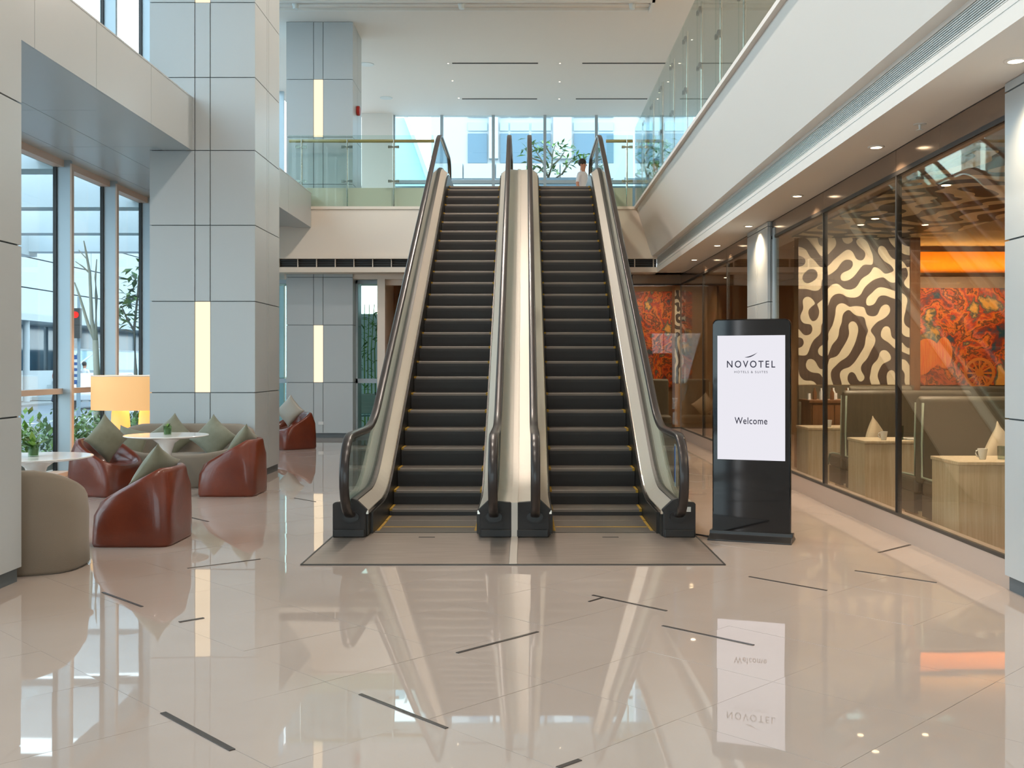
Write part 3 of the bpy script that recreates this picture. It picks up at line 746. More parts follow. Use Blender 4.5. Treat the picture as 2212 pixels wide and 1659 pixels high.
def pot(loc, label, big):
    p = thing('plant_pot', label, 'plant', loc, group='small plants in glass pots')
    build('glass_cup', MB().rings([[(r * math.cos(2 * PI * j / 20), r * math.sin(2 * PI * j / 20), z) for j in range(20)] for r, z in ((.045, 0), (.052, .11), (.047, .11), (.041, .01))], cap0=True, cap1=True), glass('cup_glass' + str(big), 'e4efe0'), p, smooth='auto', world=False)
    build('moss', MB().lathe([(.038, .012), (.042, .07), (.03, .09)], n=14), M_leafdark, p, world=False)
    rr = random.Random(5 + big); n = 26 if big else 14
    for i in range(n):
        a, e, L = rr.uniform(0, 2 * PI), rr.uniform(.25, 1.3), rr.uniform(.06, .15) * (1.25 if big else .6)
        d = Vector((math.cos(a) * math.cos(e), math.sin(a) * math.cos(e), math.sin(e))); q = Vector((-math.sin(a), math.cos(a), 0)) * L * .17
        b = Vector((0, 0, .085)); mid_ = b + d * L * .55; tip = b + d * L + Vector((0, 0, -.015))
        build('leaf', MB().add([b, mid_ + q, tip, mid_ - q, mid_ + Vector((0, 0, -.006))], [(0, 1, 4), (1, 2, 4), (2, 3, 4), (3, 0, 4)]), M_leafdark if i % 3 else M_leaf, p, world=False)
    return p
pot((-4.56, 9.72, .752), 'glass pot with a leafy green plant on the nearer white table', 1)
pot((-4.34, 12.73, .752), 'small glass pot with green moss on the farther white table', 0)
# floor lamp by the window
fl_l = thing('floor_lamp', 'large glowing floor lamp with a wide drum shade by the left windows', 'lamp', (-5.85, 15.6, 0))
def drum(rx, ry, z0, z1, th=.008, n=48):
    return MB().rings([[((rx + d) * math.cos(2 * PI * j / n), (ry + d) * math.sin(2 * PI * j / n), z) for j in range(n)] for d, z in ((0, z0), (0, z1), (-th, z1), (-th, z0))], loop=True)
build('shade', drum(.60, .33, .935, 1.445), M_shade, fl_l, smooth='auto', world=False)
build('shade_rim', drum(.602, .332, 1.435, 1.45, .012), M_white, fl_l, world=False)
for dx in (-.17, .24):
    build('pedestal', MB().lathe([(.17, 0), (.165, .1), (.15, .5), (.125, .90), (.10, 1.0)], (dx, 0, 0), 28), M_pedestal, fl_l, smooth=True, world=False)
lamp('lamp_bulb', 'POINT', (-5.85, 15.6, 1.3), 12, (1, .72, .40), .15, parent=fl_l)

# ---------------------------------------------------------------- restaurant front (right) and its glass
kb_ = thing('trim_7', None, None, (XG, 14, 0), kind='structure')
build('kerb', MB().box(XG, XG + .14, 7.0, 23.1, 0, .215).box(2.3, XG + .14, 23.1, 23.24, 0, .215), mat('kerb_stone', 'b3a296', 0.3), kb_)
build('shoe', MB().box(XG - .004, XG + .03, 7.0, 23.1, .205, .232).box(2.3, XG, 23.096, 23.13, .205, .232), M_gasket, kb_)
wr = thing('window_4', None, None, (XG, 14, .2), kind='structure')
GY = [7.46, 9.73, 12.1, 14.6, 15.95, 17.85, 20.25, 23.1]
for a, b in zip(GY[:-1], GY[1:]):
    if a == 14.6: continue
    build('pane', MB().box(XG + .004, XG + .016, a + .012, b - .012, .23, 3.36), M_shopglass, wr)
    build('frieze_panel', MB().box(XG, XG + .03, a + .004, b - .004, 3.40, ZS - .012), M_bronze, wr)
for y in (9.73, 12.1, 17.85, 20.25): build('mullion', MB().box(XG - .002, XG + .05, y - .014, y + .014, .22, 3.38), M_black, wr)
build('mullion', MB().box(XG - .01, XG + .05, 14.42, 14.52, .22, 3.5), M_mull, wr)
build_each('transom', MB().box(XG - .006, XG + .05, 7.46, 14.6, 3.36, 3.40).box(XG - .006, XG + .05, 15.95, 23.1, 3.36, 3.40), M_black, wr)
build('shadow_gap', MB().box(XG + .004, XG + .03, 7.46, 23.1, ZS - .014, ZS + .002), M_black, wr)
wr2 = thing('window_5', None, None, (2.9, 23.12, .2), kind='structure')
build('pane', MB().box(2.3, XG, 23.11, 23.122, .23, 3.38), M_shopglass, wr2)
build('frieze_panel', MB().box(2.3, XG, 23.1, 23.13, 3.40, ZS - .012), M_bronze, wr2)
build('transom', MB().box(2.3, XG, 23.09, 23.14, 3.37, 3.40), M_black, wr2)
build('post', MB().box(XG - .01, XG + .02, 23.09, 23.13, .22, ZS), M_bronze, wr2)
structure('wall_right_near', MB().box(XG, XG + .1, -6, 5.9, 0, ZS), M_white)

# ---------------------------------------------------------------- restaurant interior
structure('floor_restaurant', MB().box(XG + .14, 10.5, 5.0, 27, -.1, 0.0).box(2.3, XG + .14, 23.24, 27, -.1, .002), M_restfloor)
structure('ceiling_restaurant', MB().box(XG + .14, 10.5, 5.0, 27, 3.6, 3.7), M_restceil)
structure('wall_restaurant_mural', MB().box(5.97, 10.5, 20.062, 20.2, 0, 3.6), M_restwall); structure('wall_restaurant_back', MB().box(2.2, 6.2, 26.4, 26.6, 0, 3.6), M_restwall); structure('wall_restaurant_left', MB().box(2.15, 2.3, 23.26, 26.4, 0, 3.6), M_restwall)
structure('wall_restaurant_right', MB().box(10.4, 10.6, 5, 20.2, 0, 3.6), M_restwall); structure('wall_restaurant_far', MB().box(6.2, 6.35, 20.2, 26.4, 0, 3.6), M_restwall); structure('wall_restaurant_near', MB().box(XG + .14, 10.5, 4.9, 5.0, 0, 3.6), M_restwall)
def labyrinth(nu, nv, period_cells, seed):
    rg = np.random.default_rng(seed); u = rg.standard_normal((nv, nu))
    fy, fx = np.meshgrid(np.fft.fftfreq(nv), np.fft.fftfreq(nu), indexing='ij'); f = np.hypot(fx, fy); f0 = 1 / period_cells
    K = np.exp(-((f - f0) / (f0 * .42)) ** 2)
    for _ in range(7):
        u = np.real(np.fft.ifft2(np.fft.fft2(u) * K)); u = np.tanh(2.2 * u / u.std())
    u = np.real(np.fft.ifft2(np.fft.fft2(u) * np.exp(-(f / (f0 * 2.2)) ** 2)))
    return u / u.std()
def zebra_mat(name, dark, light):
    m = bpy.data.materials.new(name); m.use_nodes = True; nt = m.node_tree; b = nt.nodes['Principled BSDF']; b.inputs['Roughness'].default_value = .5
    at = nt.nodes.new('ShaderNodeAttribute'); at.attribute_name = 'stroke'; rp = nt.nodes.new('ShaderNodeValToRGB')
    mp = nt.nodes.new('ShaderNodeMapRange'); mp.inputs[1].default_value = -1.5; mp.inputs[2].default_value = 1.5
    rp.color_ramp.elements[0].position = .44; rp.color_ramp.elements[0].color = (*lin(light), 1)
    rp.color_ramp.elements[1].position = .46; rp.color_ramp.elements[1].color = (*lin(dark), 1)
    nt.links.new(at.outputs['Fac'], mp.inputs[0]); nt.links.new(mp.outputs[0], rp.inputs[0]); nt.links.new(rp.outputs[0], b.inputs['Base Color'])
    return m
def printed(name, o0, du, dv, nu, nv, period, seed, m, parent):
    u = labyrinth(nu, nv, period, seed); o0, du, dv = Vector(o0), Vector(du), Vector(dv); mb = MB()
    mb.v = [tuple(o0 + du * (i / (nu - 1)) + dv * (j / (nv - 1))) for j in range(nv) for i in range(nu)]
    mb.f = [(j * nu + i, j * nu + i + 1, (j + 1) * nu + i + 1, (j + 1) * nu + i) for j in range(nv - 1) for i in range(nu - 1)]; mb.m = [0] * len(mb.f)
    o = build(name, mb, m, parent)
    a = o.data.attributes.new('stroke', 'FLOAT', 'POINT'); a.data.foreach_set('value', u.ravel().astype(np.float32))
    return o
M_zeb = zebra_mat('meander_print', '4a3f38', 'cfc6ae'); M_zebc = zebra_mat('meander_print_ceiling', '2f2822', 'ddd3ba')  # ceiling copy has its cream lightened to make up for weak light there
zw = thing('feature_wall', 'cream wall with bold dark meandering stripes behind the restaurant booths', 'wall', (5.1, 16.3, 0), kind='structure')
build('slab', MB().box(4.25, 5.97, 16.2, 16.45, 0, 3.6), M_restwall, zw)
printed('striped_print', (4.25, 16.195, 1.30), (1.72, 0, 0), (0, 0, 2.3), 110, 147, 16.5, 29, M_zeb, zw)
build('edge_post', MB().box(5.97, 6.12, 16.15, 16.45, 0, 3.6), M_darkwood, zw)
build('end_panel', MB().box(4.23, 6.0, 16.1, 16.2, 0, 1.29), M_booth, zw)
zc = thing('ceiling_panel_print', 'ceiling panel with dark meandering stripes over the booths', 'ceiling', (5.2, 12, 3.58), kind='structure')
build('slab', MB().box(4.15, 6.4, 9.6, 16.2, 3.575, 3.6), M_restceil, zc)
printed('striped_print', (4.15, 9.6, 3.572), (2.25, 0, 0), (0, 6.6, 0), 90, 264, 17, 5, M_zebc, zc)
cove = thing('light_cove', 'glowing orange ceiling cove above the colourful mural', 'ceiling', (7.6, 17.6, 3.3), kind='structure')
build('fascia', MB().box(6.2, 10.4, 17.5, 17.6, 3.12, 3.5), M_orange, cove)
build('lip', MB().box(6.2, 10.4, 17.2, 17.5, 3.08, 3.12), M_restwall, cove)
lamp('cove_lamp', 'AREA', (8.2, 17.32, 3.15), 24, (1, .62, .18), 4.0, rot=(R(180), 0, 0), size_y=.12, parent=cove)
# mural
mm = bpy.data.materials.new('mural_paint'); mm.use_nodes = True; nt = mm.node_tree; b = nt.nodes['Principled BSDF']; b.inputs['Roughness'].default_value = .5
tcn = nt.nodes.new('ShaderNodeTexCoord'); n1 = nt.nodes.new('ShaderNodeTexNoise'); n1.inputs['Scale'].default_value = 1.7; n1.inputs['Detail'].default_value = 5; n1.inputs['Distortion'].default_value = .35
n1.inputs['Roughness'].default_value = .6
rp = nt.nodes.new('ShaderNodeValToRGB'); nt.links.new(tcn.outputs['Object'], n1.inputs['Vector']); nt.links.new(n1.outputs['Fac'], rp.inputs[0])
cols = [(.0, '2a1e16'), (.36, '24474f'), (.42, '8a3018'), (.46, 'd85c1c'), (.49, '4f3320'), (.52, 'e87a22'), (.55, 'c03c1a'), (.59, '3f5a4c'), (.64, 'e6a648')]
rp.color_ramp.elements[0].position = 0; rp.color_ramp.elements[0].color = (*lin(cols[0][1]), 1); rp.color_ramp.elements[1].position = 1; rp.color_ramp.elements[1].color = (*lin('e06a20'), 1)
for p_, c_ in cols[1:]:
    e = rp.color_ramp.elements.new(p_); e.color = (*lin(c_), 1)
nt.links.new(rp.outputs[0], b.inputs['Base Color'])
mu = thing('mural', 'large orange and red painted mural above the far banquette', 'painting', (8.2, 20.05, 1.22))
build('canvas', MB().box(6.9, 9.6, 20.03, 20.06, 1.22, 3.08), mm, mu)
wc = px(2117, 806, 20.0)
m = MB(); rr = []
for r in (.30, .24): rr.append([(wc.x + r * math.cos(2 * PI * j / 28), 20.02, wc.z + r * math.sin(2 * PI * j / 28)) for j in range(28)])
m.rings(rr)
for k in range(12):
    a = 2 * PI * k / 12; c, s_ = math.cos(a), math.sin(a)
    m.add([(wc.x + c * .07 - s_ * .014, 20.02, wc.z + s_ * .07 + c * .014), (wc.x + c * .25 - s_ * .018, 20.02, wc.z + s_ * .25 + c * .018), (wc.x + c * .25 + s_ * .018, 20.02, wc.z + s_ * .25 - c * .018), (wc.x + c * .07 + s_ * .014, 20.02, wc.z + s_ * .07 - c * .014)], [(0, 1, 2, 3)])
m.add([(wc.x + .08 * math.cos(2 * PI * j / 16), 20.02, wc.z + .08 * math.sin(2 * PI * j / 16)) for j in range(16)], [tuple(range(16))])
build('painted_wheel', m, mat('mural_wheel', 'd87a2a', .5), mu)
m = MB()
for (cx_, cy_, a_, b_) in ((2003, 765, .26, .30), (2040, 762, .16, .3), (1990, 790, .2, .18)):
    q = px(cx_, cy_, 20.0); m.add([(q.x + a_ * math.cos(2 * PI * j / 20), 20.018 - .001 * len(m.v) / 20, q.z + b_ * math.sin(2 * PI * j / 20)) for j in range(20)], [tuple(range(20))])
build('painted_shapes', m, mat('mural_pumpkin', 'e8601e', .5, var=(5, 'f09030', (8, 1, .6))), mu)
mu2 = thing('mural', 'narrow painted mural in red and orange at the back of the restaurant', 'painting', (3.2, 26.35, 1.05))
build('canvas', MB().box(2.7, 3.78, 26.33, 26.38, 1.05, 3.46), mm, mu2)
z2 = thing('feature_wall', 'narrow cream wall with dark wavy stripes beside the back mural', 'wall', (3.9, 25.9, 0), kind='structure')
build('slab', MB().box(3.72, 3.98, 25.8, 26.3, 0, 3.6), M_restwall, z2)
printed('striped_print', (3.72, 25.795, 1.15), (.26, 0, 0), (0, 0, 2.3), 20, 150, 10, 21, M_zeb, z2)
bq = thing('banquette', 'long dark banquette under the large mural', 'bench', (8, 19.5, 0))
build('backrest', MB().box(6.2, 10.3, 19.75, 20.02, .4, 1.2), M_booth, bq, bevel=.04); build('seat', MB().box(6.2, 10.3, 19.2, 19.78, 0.08, .46), M_booth, bq, bevel=.05); build('plinth', MB().box(6.2, 10.3, 19.25, 19.9, 0, .09), M_darkwood, bq)
def booth(y, x0, x1, label, mode=3):
    b = thing('booth', label, 'booth', ((x0 + x1) / 2, y, 0), group='high backed restaurant booths')
    build('backrest', MB().prism([(y - .10, .40), (y + .10, .40), (y + .085, .9), (y + .07, 1.26), (y, 1.29), (y - .07, 1.26), (y - .085, .9)], 'x', x0, x1), M_booth, b, bevel=.03, seg=3)
    for s in (-1, 1):
        if mode & (1 if s < 0 else 2) == 0: continue
        a, c = (y - .62, y - .085) if s < 0 else (y + .085, y + .62)
        build('seat', MB().box(x0, x1, a, c, .27, .46), M_booth, b, bevel=.06, seg=4)
        build('seat_base', MB().box(x0 + .01, x1, min(a, c) + .05, max(a, c), .08, .29), M_booth, b)
        e = y + s * .60; f = y + s * .095
        build('piping', MB().tube([(x0 + .015, f, 1.22), (x0 + .005, f, .8), (x0 + .005, f, .47), (x0 - .002, y + s * .40, .468), (x0 - .002, y + s * .54, .45), (x0 - .002, e, .39), (x0 - .002, e + s * .01, .3)], .012, 6), M_pipe, b, smooth=True)
    build('plinth', MB().box(x0 + .05, x1, y - .5 * (mode & 1), y + .5 * (mode >> 1), 0, .1), M_wood, b)
    return b
booth(10.62, 4.0, 5.6, 'high backed dark booth between the two nearest wooden tables')
booth(13.12, 4.0, 5.6, 'high backed dark booth between the second and third wooden tables')
booth(15.95, 4.95, 5.9, 'high backed dark booth in front of the striped wall', 1)
booth(8.0, 4.2, 5.6, 'high backed dark booth at the near end, half hidden by the right column', 2)
bb = booth(24.3, 2.62, 3.35, 'high backed booth at the far back behind the right escalator', 1)
def wtable(x, y, label):
    t = thing('restaurant_table', label, 'table', (x + .6, y + .3, 0), group='pale wood restaurant tables')
    build('end_panel', MB().box(x, x + .05, y, y + .6, 0, .72), M_wood, t); build('front_panel', MB().box(x + .05, x + 1.2, y, y + .04, 0.0, .72), M_wood, t)
    build('tabletop', MB().box(x - .01, x + 1.22, y - .01, y + .62, .72, .752), M_wood, t, bevel=.006)
    return t
wtable(3.82, 9.19, 'nearest pale wood block table, at the right column'); wtable(3.82, 11.72, 'second pale wood block table, with a cup and condiments'); wtable(3.86, 14.2, 'third pale wood block table, beside the digital sign')
sd = thing('sideboard', 'brown wooden sideboard with tableware in front of the striped wall', 'sideboard', (4.45, 15.3, 0))
build('body', MB().box(4.12, 4.78, 15.02, 15.55, .06, 1.06), M_darkwood, sd); build('top', MB().box(4.09, 4.81, 14.99, 15.58, 1.06, 1.10), M_darkwood, sd, bevel=.006); build('plinth', MB().box(4.16, 4.74, 15.06, 15.5, 0, .07), M_black, sd)
for k in range(2): build('door', MB().box(4.14 + .32 * k, 4.44 + .32 * k, 15.0, 15.02, .1, 1.03), M_darkwood, sd)
wtable(3.9, 20.8, 'farthest wood table near the back corner of the glass')
def mug(loc, rz, label):
    t = thing('mug', label, 'mug', loc, rz, group='white mugs on the restaurant tables')
    build('cup', MB().lathe([(.024, 0), (.028, .004), (.036, .05), (.044, .098), (.041, .098), (.033, .05), (.025, .01)], n=24), M_porc, t, smooth='auto', world=False)
    build('handle', MB().tube([(-.035, 0, .025), (-.055, 0, .03), (-.068, 0, .055), (-.062, 0, .08), (-.040, 0, .084)], .006, 8), M_porc, t, smooth=True, world=False)
mug((4.13, 9.42, .752), R(10), 'white mug on the nearest pale wood table'); mug((4.08, 11.86, .752), R(10), 'white mug on the second pale wood table'); mug((4.18, 14.34, .752), R(10), 'white mug on the third pale wood table')
def tumbler(loc, label, h=.1, r=.034):
    t = thing('glass_tumbler', label, 'glass', loc, group='clear tumblers')
    build('wall', MB().rings([[(q * math.cos(2 * PI * j / 18), q * math.sin(2 * PI * j / 18), z) for j in range(18)] for q, z in ((r * .9, 0), (r, h), (r - .003, h), (r * .85, .008))], cap0=True, cap1=True), glass('tumbler_glass', 'dfe6e2', 1.5), t, smooth='auto', world=False)
tumbler((4.31, 9.42, .752), 'clear tumbler beside the mug on the nearest table', .12, .045); tumbler((4.28, 11.9, .752), 'tall clear tumbler beside the mug on the second table', .16, .04)
na = thing('folded_napkin', 'folded white napkin on the second pale wood table', 'napkin', (4.42, 11.9, .752)); build('cloth', MB().box(4.33, 4.51, 11.82, 11.98, .753, .775), M_porc, na, bevel=.008)
rr_ = random.Random(9)
for k in range(9):
    q = (4.16 + .072 * k, 15.1 + rr_.uniform(0, .35), 1.10)
    t = thing('condiment_bottle' if k % 3 else 'salt_shaker', None, 'bottle' if k % 3 else 'shaker', q, group='tableware on the brown sideboard')
    t['label'] = ('%s small bottle from the glass side on the brown sideboard' % ('', 'first', 'second', '', 'third', 'fourth', '', 'fifth', 'last')[k]) if k % 3 else 'small white shaker on the brown sideboard, ' + ('at the glass side', '', '', 'in the middle', '', '', 'at the inner side')[k]
    build('body', MB().lathe([(.03, 0), (.032, .1), (.014, .14), (.014, .17)] if k % 3 else [(.025, 0), (.022, .09)], n=12), [M_porc, M_darkwood, M_slat][k % 3], t, smooth='auto', world=False)
cushion('pale pyramid cushion on the booth at the right column', (4.62, 10.1, .68), (R(-12), R(45), R(24)), mat('pale_cushion', 'b5a992', .7), .54, 'booth cushions')
cushion('pale cushion on the booth behind the second table', (4.25, 12.62, .68), (R(-12), R(45), R(40)), MATS['pale_cushion'], .44, 'booth cushions')
cushion('round backed pale cushion on the farthest booth', (2.8, 23.95, .68), (R(-12), R(40), R(10)), MATS['pale_cushion'], .44, 'booth cushions')
for k, (x, y) in enumerate(((4.6, 8.8), (4.6, 11.4), (4.7, 14.0), (4.6, 17.6), (4.6, 20.6), (7.4, 18.6), (8.6, 18.6), (3.0, 24.6), (7.4, 12.0), (7.4, 15.0), (4.6, 23.8))):
    z = 3.57 if 4.15 < x < 6.4 and 9.6 < y < 16.2 else 3.6
    d = thing('restaurant_downlight', 'round recessed restaurant downlight ' + ('over the nearest table', 'over the second table', 'over the third table', 'over the far side behind the striped wall', 'over the farthest table', 'in front of the large mural, left one', 'in front of the large mural, right one', 'in front of the narrow back mural', 'deep inside beyond the nearest booths', 'deep inside beyond the striped wall end', 'over the back corner')[k], 'light', (x, y, z), group='restaurant ceiling downlights')
    build('rim', MB().lathe([(.07, -.008), (.065, 0)], (x, y, z), 16), M_white, d); build('lens', MB().lathe([(.048, -.012), (.048, -.004)], (x, y, z), 12), M_bulb, d)
    mur = k in (5, 6)
    lamp('restaurant_lamp', 'SPOT', (x, y, z - .03), 150 if mur else (120 if k == 7 else 270), (1, .86, .70) if mur or k == 7 else (1, .84, .66), .06, rot=(R(38), 0, 0) if mur or k == 7 else (0, 0, 0), spot=120, blend=.8, parent=d)

for k, x in enumerate((4.7, 5.6)):  # spotlights added only to brighten the striped wall
    d = thing('added_wall_light', 'added ceiling spotlight brightening the striped wall, ' + ('left one', 'right one')[k], 'light', (x, 14.6, 3.572), group='added spotlights on the striped wall')
    build('rim', MB().lathe([(.06, -.012), (.055, 0)], (x, 14.6, 3.572), 16), M_white, d); build('lens', MB().lathe([(.042, -.016), (.042, -.006)], (x, 14.6, 3.572), 12), M_bulb, d)
    lamp('added_wall_lamp', 'SPOT', (x, 14.6, 3.54), 260, (1, .84, .66), .05, rot=(R(42), 0, 0), spot=110, blend=.8, parent=d)
# ---------------------------------------------------------------- people
def person(loc, rz, label, shirt, trousers, hair=M_hair, lean=0.0):
    p = thing('person', label, 'person', loc, rz)
    J = {'pel': (0, 0, .95), 'wai': (0, .0, 1.08), 'che': (0, -.01, 1.28), 'nec': (0, 0, 1.46), 'hed0': (0, -.005, 1.53), 'hed1': (0, -.015, 1.62), 'hed2': (0, -.01, 1.72)}
    rad = {'pel': .14, 'wai': .125, 'che': .145, 'nec': .058, 'hed0': .07, 'hed1': .088, 'hed2': .07}
    E = [('pel', 'wai'), ('wai', 'che'), ('che', 'nec'), ('nec', 'hed0'), ('hed0', 'hed1'), ('hed1', 'hed2')]
    for s, n in ((-1, 'l'), (1, 'r')):
        st = .10 * s
        for k, (q, r_) in {'hip': ((.09 * s, 0, .9), .095), 'kne': ((.10 * s, -.02 + st * .8, .5), .062), 'ank': ((.10 * s, .03 + st * 1.5, .09), .042), 'toe': ((.11 * s, -.12 + st * 1.5, .035), .036),
                            'sho': ((.18 * s, 0, 1.40), .062), 'elb': ((.25 * s, .03, 1.12), .044), 'wri': ((.25 * s, -.06, .89), .03), 'pal': ((.25 * s, -.085, .81), .03)}.items():
            J[k + n] = q; rad[k + n] = r_
        E += [('pel', 'hip' + n), ('hip' + n, 'kne' + n), ('kne' + n, 'ank' + n), ('ank' + n, 'toe' + n), ('che', 'sho' + n), ('sho' + n, 'elb' + n), ('elb' + n, 'wri' + n), ('wri' + n, 'pal' + n)]
    ks_ = list(J); me = bpy.data.meshes.new('body'); me.from_pydata([J[k] for k in ks_], [(ks_.index(a), ks_.index(b_)) for a, b_ in E], [])
    o = bpy.data.objects.new('tmp', me); COL.objects.link(o)
    sk = o.modifiers.new('skin', 'SKIN'); o.modifiers.new('sub', 'SUBSURF').levels = 1
    for i, k in enumerate(ks_):
        v = me.skin_vertices[0].data[i]; v.radius = (rad[k] * (1.25 if k in ('pel', 'che', 'wai') else 1), rad[k] * (.8 if k in ('pel', 'che', 'wai') else 1)); v.use_root = k == 'pel'
    dg = bpy.context.evaluated_depsgraph_get(); dg.update()
    m2 = bpy.data.meshes.new_from_object(o.evaluated_get(dg)); bpy.data.objects.remove(o)
    m2.materials.clear()
    for mm_ in (M_skin, shirt, trousers, M_black): m2.materials.append(mm_)
    for f in m2.polygons:
        c = f.center; f.use_smooth = True
        f.material_index = 0 if c.z > 1.47 or (abs(c.x) > .18 and c.z < 1.16) else (1 if c.z > .95 else (2 if c.z > .1 else 3))
    bo = bpy.data.objects.new('body', m2); COL.objects.link(bo); bo.parent = p
    build('hair', MB().ball((0, .015, 1.69), .098, .108, .105, 16, 10), hair, p, smooth=True, world=False)
    build('nose', MB().ball((0, -.108, 1.61), .014, .02, .02, 8, 6), M_skin, p, smooth=True, world=False)
    for s in (-1, 1):
        build('eye', MB().ball((.034 * s, -.09, 1.635), .012, .009, .009, 8, 6), M_black, p, world=False)
        build('ear', MB().ball((.092 * s, 0, 1.615), .012, .022, .032, 8, 6), M_skin, p, smooth=True, world=False)
        m = MB()
        for k in range(4): m.tube([(.25 * s + (k - 1.5) * .004, -.10 + (k - 1.5) * .016, .80), (.25 * s, -.105 + (k - 1.5) * .018, .75), (.245 * s, -.10 + (k - 1.5) * .018, .715 + .008 * abs(k - 1.5))], .009, 6, .006)
        m.tube([(.24 * s, -.11, .835), (.232 * s, -.135, .80), (.232 * s, -.14, .77)], .010, 6, .007)
        build('hand', m, M_skin, p, smooth=True, world=False)
    build('mouth', MB().box(-.02, .02, -.099, -.092, 1.568, 1.576), mat('lips', '8a4a42', .5), p, world=False)
    return p
pe = person((1.48, 26.4, FL), R(60), 'person in a pale shirt beyond the top of the right escalator', M_shirtw, M_trouser)

# ---------------------------------------------------------------- outside, left: street, facade, canopy, plants
structure('ground', MB().box(-90, 60, -60, 120, -.5, -.16), M_pave)
structure('road', MB().box(-20.5, -9.6, -20, 110, -.16, -.12), M_street)
rl = thing('road_marking', 'white dashed lane line on the street outside', 'marking', (-15, 30, -.12), kind='structure')
for k in range(12): build('dash', MB().box(-14.6, -14.4, 8 + 5 * k, 11 + 5 * k, -.12, -.115), M_line, rl)
structure('pavement', MB().box(-9.6, XWIN - .1, -20, 60, -.2, -.02).box(-26, -20.5, -20, 110, -.2, -.02), M_pave)
fb = thing('facade_building', 'pale building with wide horizontal bands across the street', 'building', (-27, 50, 0))
z = 3.9
for r_ in range(5):
    for k in range(6): build('facade_panel', MB().box(-24.4, -24, 14 + k * 11, 24.94 + k * 11, z, z + 1.42), M_extwhite, fb)
    z += 1.48
build('core', MB().box(-36, -24.35, 14, 80, 0, 11.2), M_extgrey, fb)
for k in range(22): build('window', MB().box(-24.34, -24.25, 14.3 + k * 3, 16.8 + k * 3, 1.0, 3.6), M_extglass, fb)
build('eave', MB().box(-25, -21.5, 14, 80, 3.55, 3.85), M_extwhite, fb)
for k in range(7): build('post', MB().lathe([(.14, 0), (.14, 3.6)], (-21.8, 20 + k * 8.6, 0), 12), M_extwhite, fb)
tr_ = thing('terrace', 'raised white terrace with glass railing in front of the facade', 'terrace', (-23, 55, 0))
build('wall', MB().box(-24.2, -22.3, 45, 80, 0, 1.35), M_extwhite, tr_); build('railing_pane', MB().box(-22.36, -22.34, 51.0, 80, 1.35, 2.35), M_extpale, tr_); build('rail', MB().box(-22.4, -22.3, 51.0, 80, 2.35, 2.43), M_extwhite, tr_)
for k in range(8):
    build('step', MB().box(-22.3, -20.9, 47.4 + k * .5, 51.4, k * .17, (k + 1) * .17), M_extwhite, tr_)
build_each('stair_rail', MB().tube([(-20.9, 47.2, 1.0), (-20.9, 51.4, 2.4)], .05, 8).tube([(-20.9, 47.2, 0), (-20.9, 47.2, 1.0)], .03, 6).tube([(-20.9, 49.3, .6), (-20.9, 49.3, 1.7)], .03, 6).tube([(-20.9, 51.4, 1.3), (-20.9, 51.4, 2.4)], .03, 6), M_extwhite, tr_)
M_canopy = mat('canopy_paint', 'd3dce0', 0.6)
cn = thing('canopy', 'pale grey street canopy with deep beams outside the windows', 'canopy', (-10, 24, 4.6))
for y in (12.5, 16.5, 20.5, 24.5, 28.5): build('beam', MB().box(-13.5, -7.3, y, y + .5, 4.7, 5.7), M_canopy, cn)
build('edge_beam', MB().box(-13.9, -13.5, 10, 29, 4.6, 5.8), M_canopy, cn); build('edge_beam', MB().box(-7.7, -7.3, 10, 29, 4.85, 5.8), M_canopy, cn)
for y in (13, 17, 21, 25):
    build('roof_slat', MB().box(-13.5, -7.7, y + .2, y + 1.5, 5.55, 5.65), M_canopy, cn)
for y in (12,): build('column', MB().box(-13.8, -13.5, y, y + .3, -.1, 4.7), M_canopy, cn)
def leaves(par, centres, n, L, m, seed, w=.3, spread=.25):
    rg = random.Random(seed)
    base = None
    for i in range(n):
        c = Vector(centres[rg.randrange(len(centres))]) + Vector((rg.gauss(0, spread), rg.gauss(0, spread), rg.gauss(0, spread)))
        if base is None or i < 2:
            mb = MB().add([(0, 0, 0), (L * .5, L * w / 2, .03 * L), (L, 0, -.1 * L), (L * .5, -L * w / 2, .03 * L), (L * .5, 0, -.02 * L)], [(0, 1, 4), (1, 2, 4), (2, 3, 4), (3, 0, 4)])
            o = build('leaf', mb, m[i % len(m)], par, world=False); protos = [o] if i == 0 else protos + [o]
            base = o
        else:
            o = protos[i % len(protos)].copy(); COL.objects.link(o); o.parent = par
        o.location = c - origin(par); o.rotation_euler = (rg.uniform(-.6, .6), rg.uniform(-.9, .5), rg.uniform(0, 2 * PI))
        o.scale = [rg.uniform(.75, 1.2)] * 3
bt = thing('bare_tree', 'slim bare pale tree outside the left windows', 'tree', (-9.0, 22.0, -.02))
def branch(mb, pts, r0, r1): mb.tube(pts, r0, 7, r1)
m = MB(); P = lambda x, y: tuple(px(x, y, 22.0))
branch(m, [P(210, 960), P(209, 800), P(206, 735)], .075, .06)
branch(m, [P(206, 735), P(198, 690), P(194, 590), P(186, 545), P(181, 520)], .05, .012); branch(m, [P(206, 735), P(190, 700), P(172, 640), P(161, 610)], .045, .015)
branch(m, [P(207, 735), P(208, 640), P(206, 600), P(209, 560)], .045, .01); branch(m, [P(194, 590), P(178, 575), P(163, 565)], .02, .008); branch(m, [P(196, 600), P(188, 560), P(170, 540)], .02, .008)
build('trunk', m, M_palebark, bt, smooth=True)
gt = thing('leafy_tree', 'small tree with large bright green leaves outside the third window', 'tree', (-9.05, 24.4, -.02))
G = lambda x, y: tuple(px(x, y, 24.4))
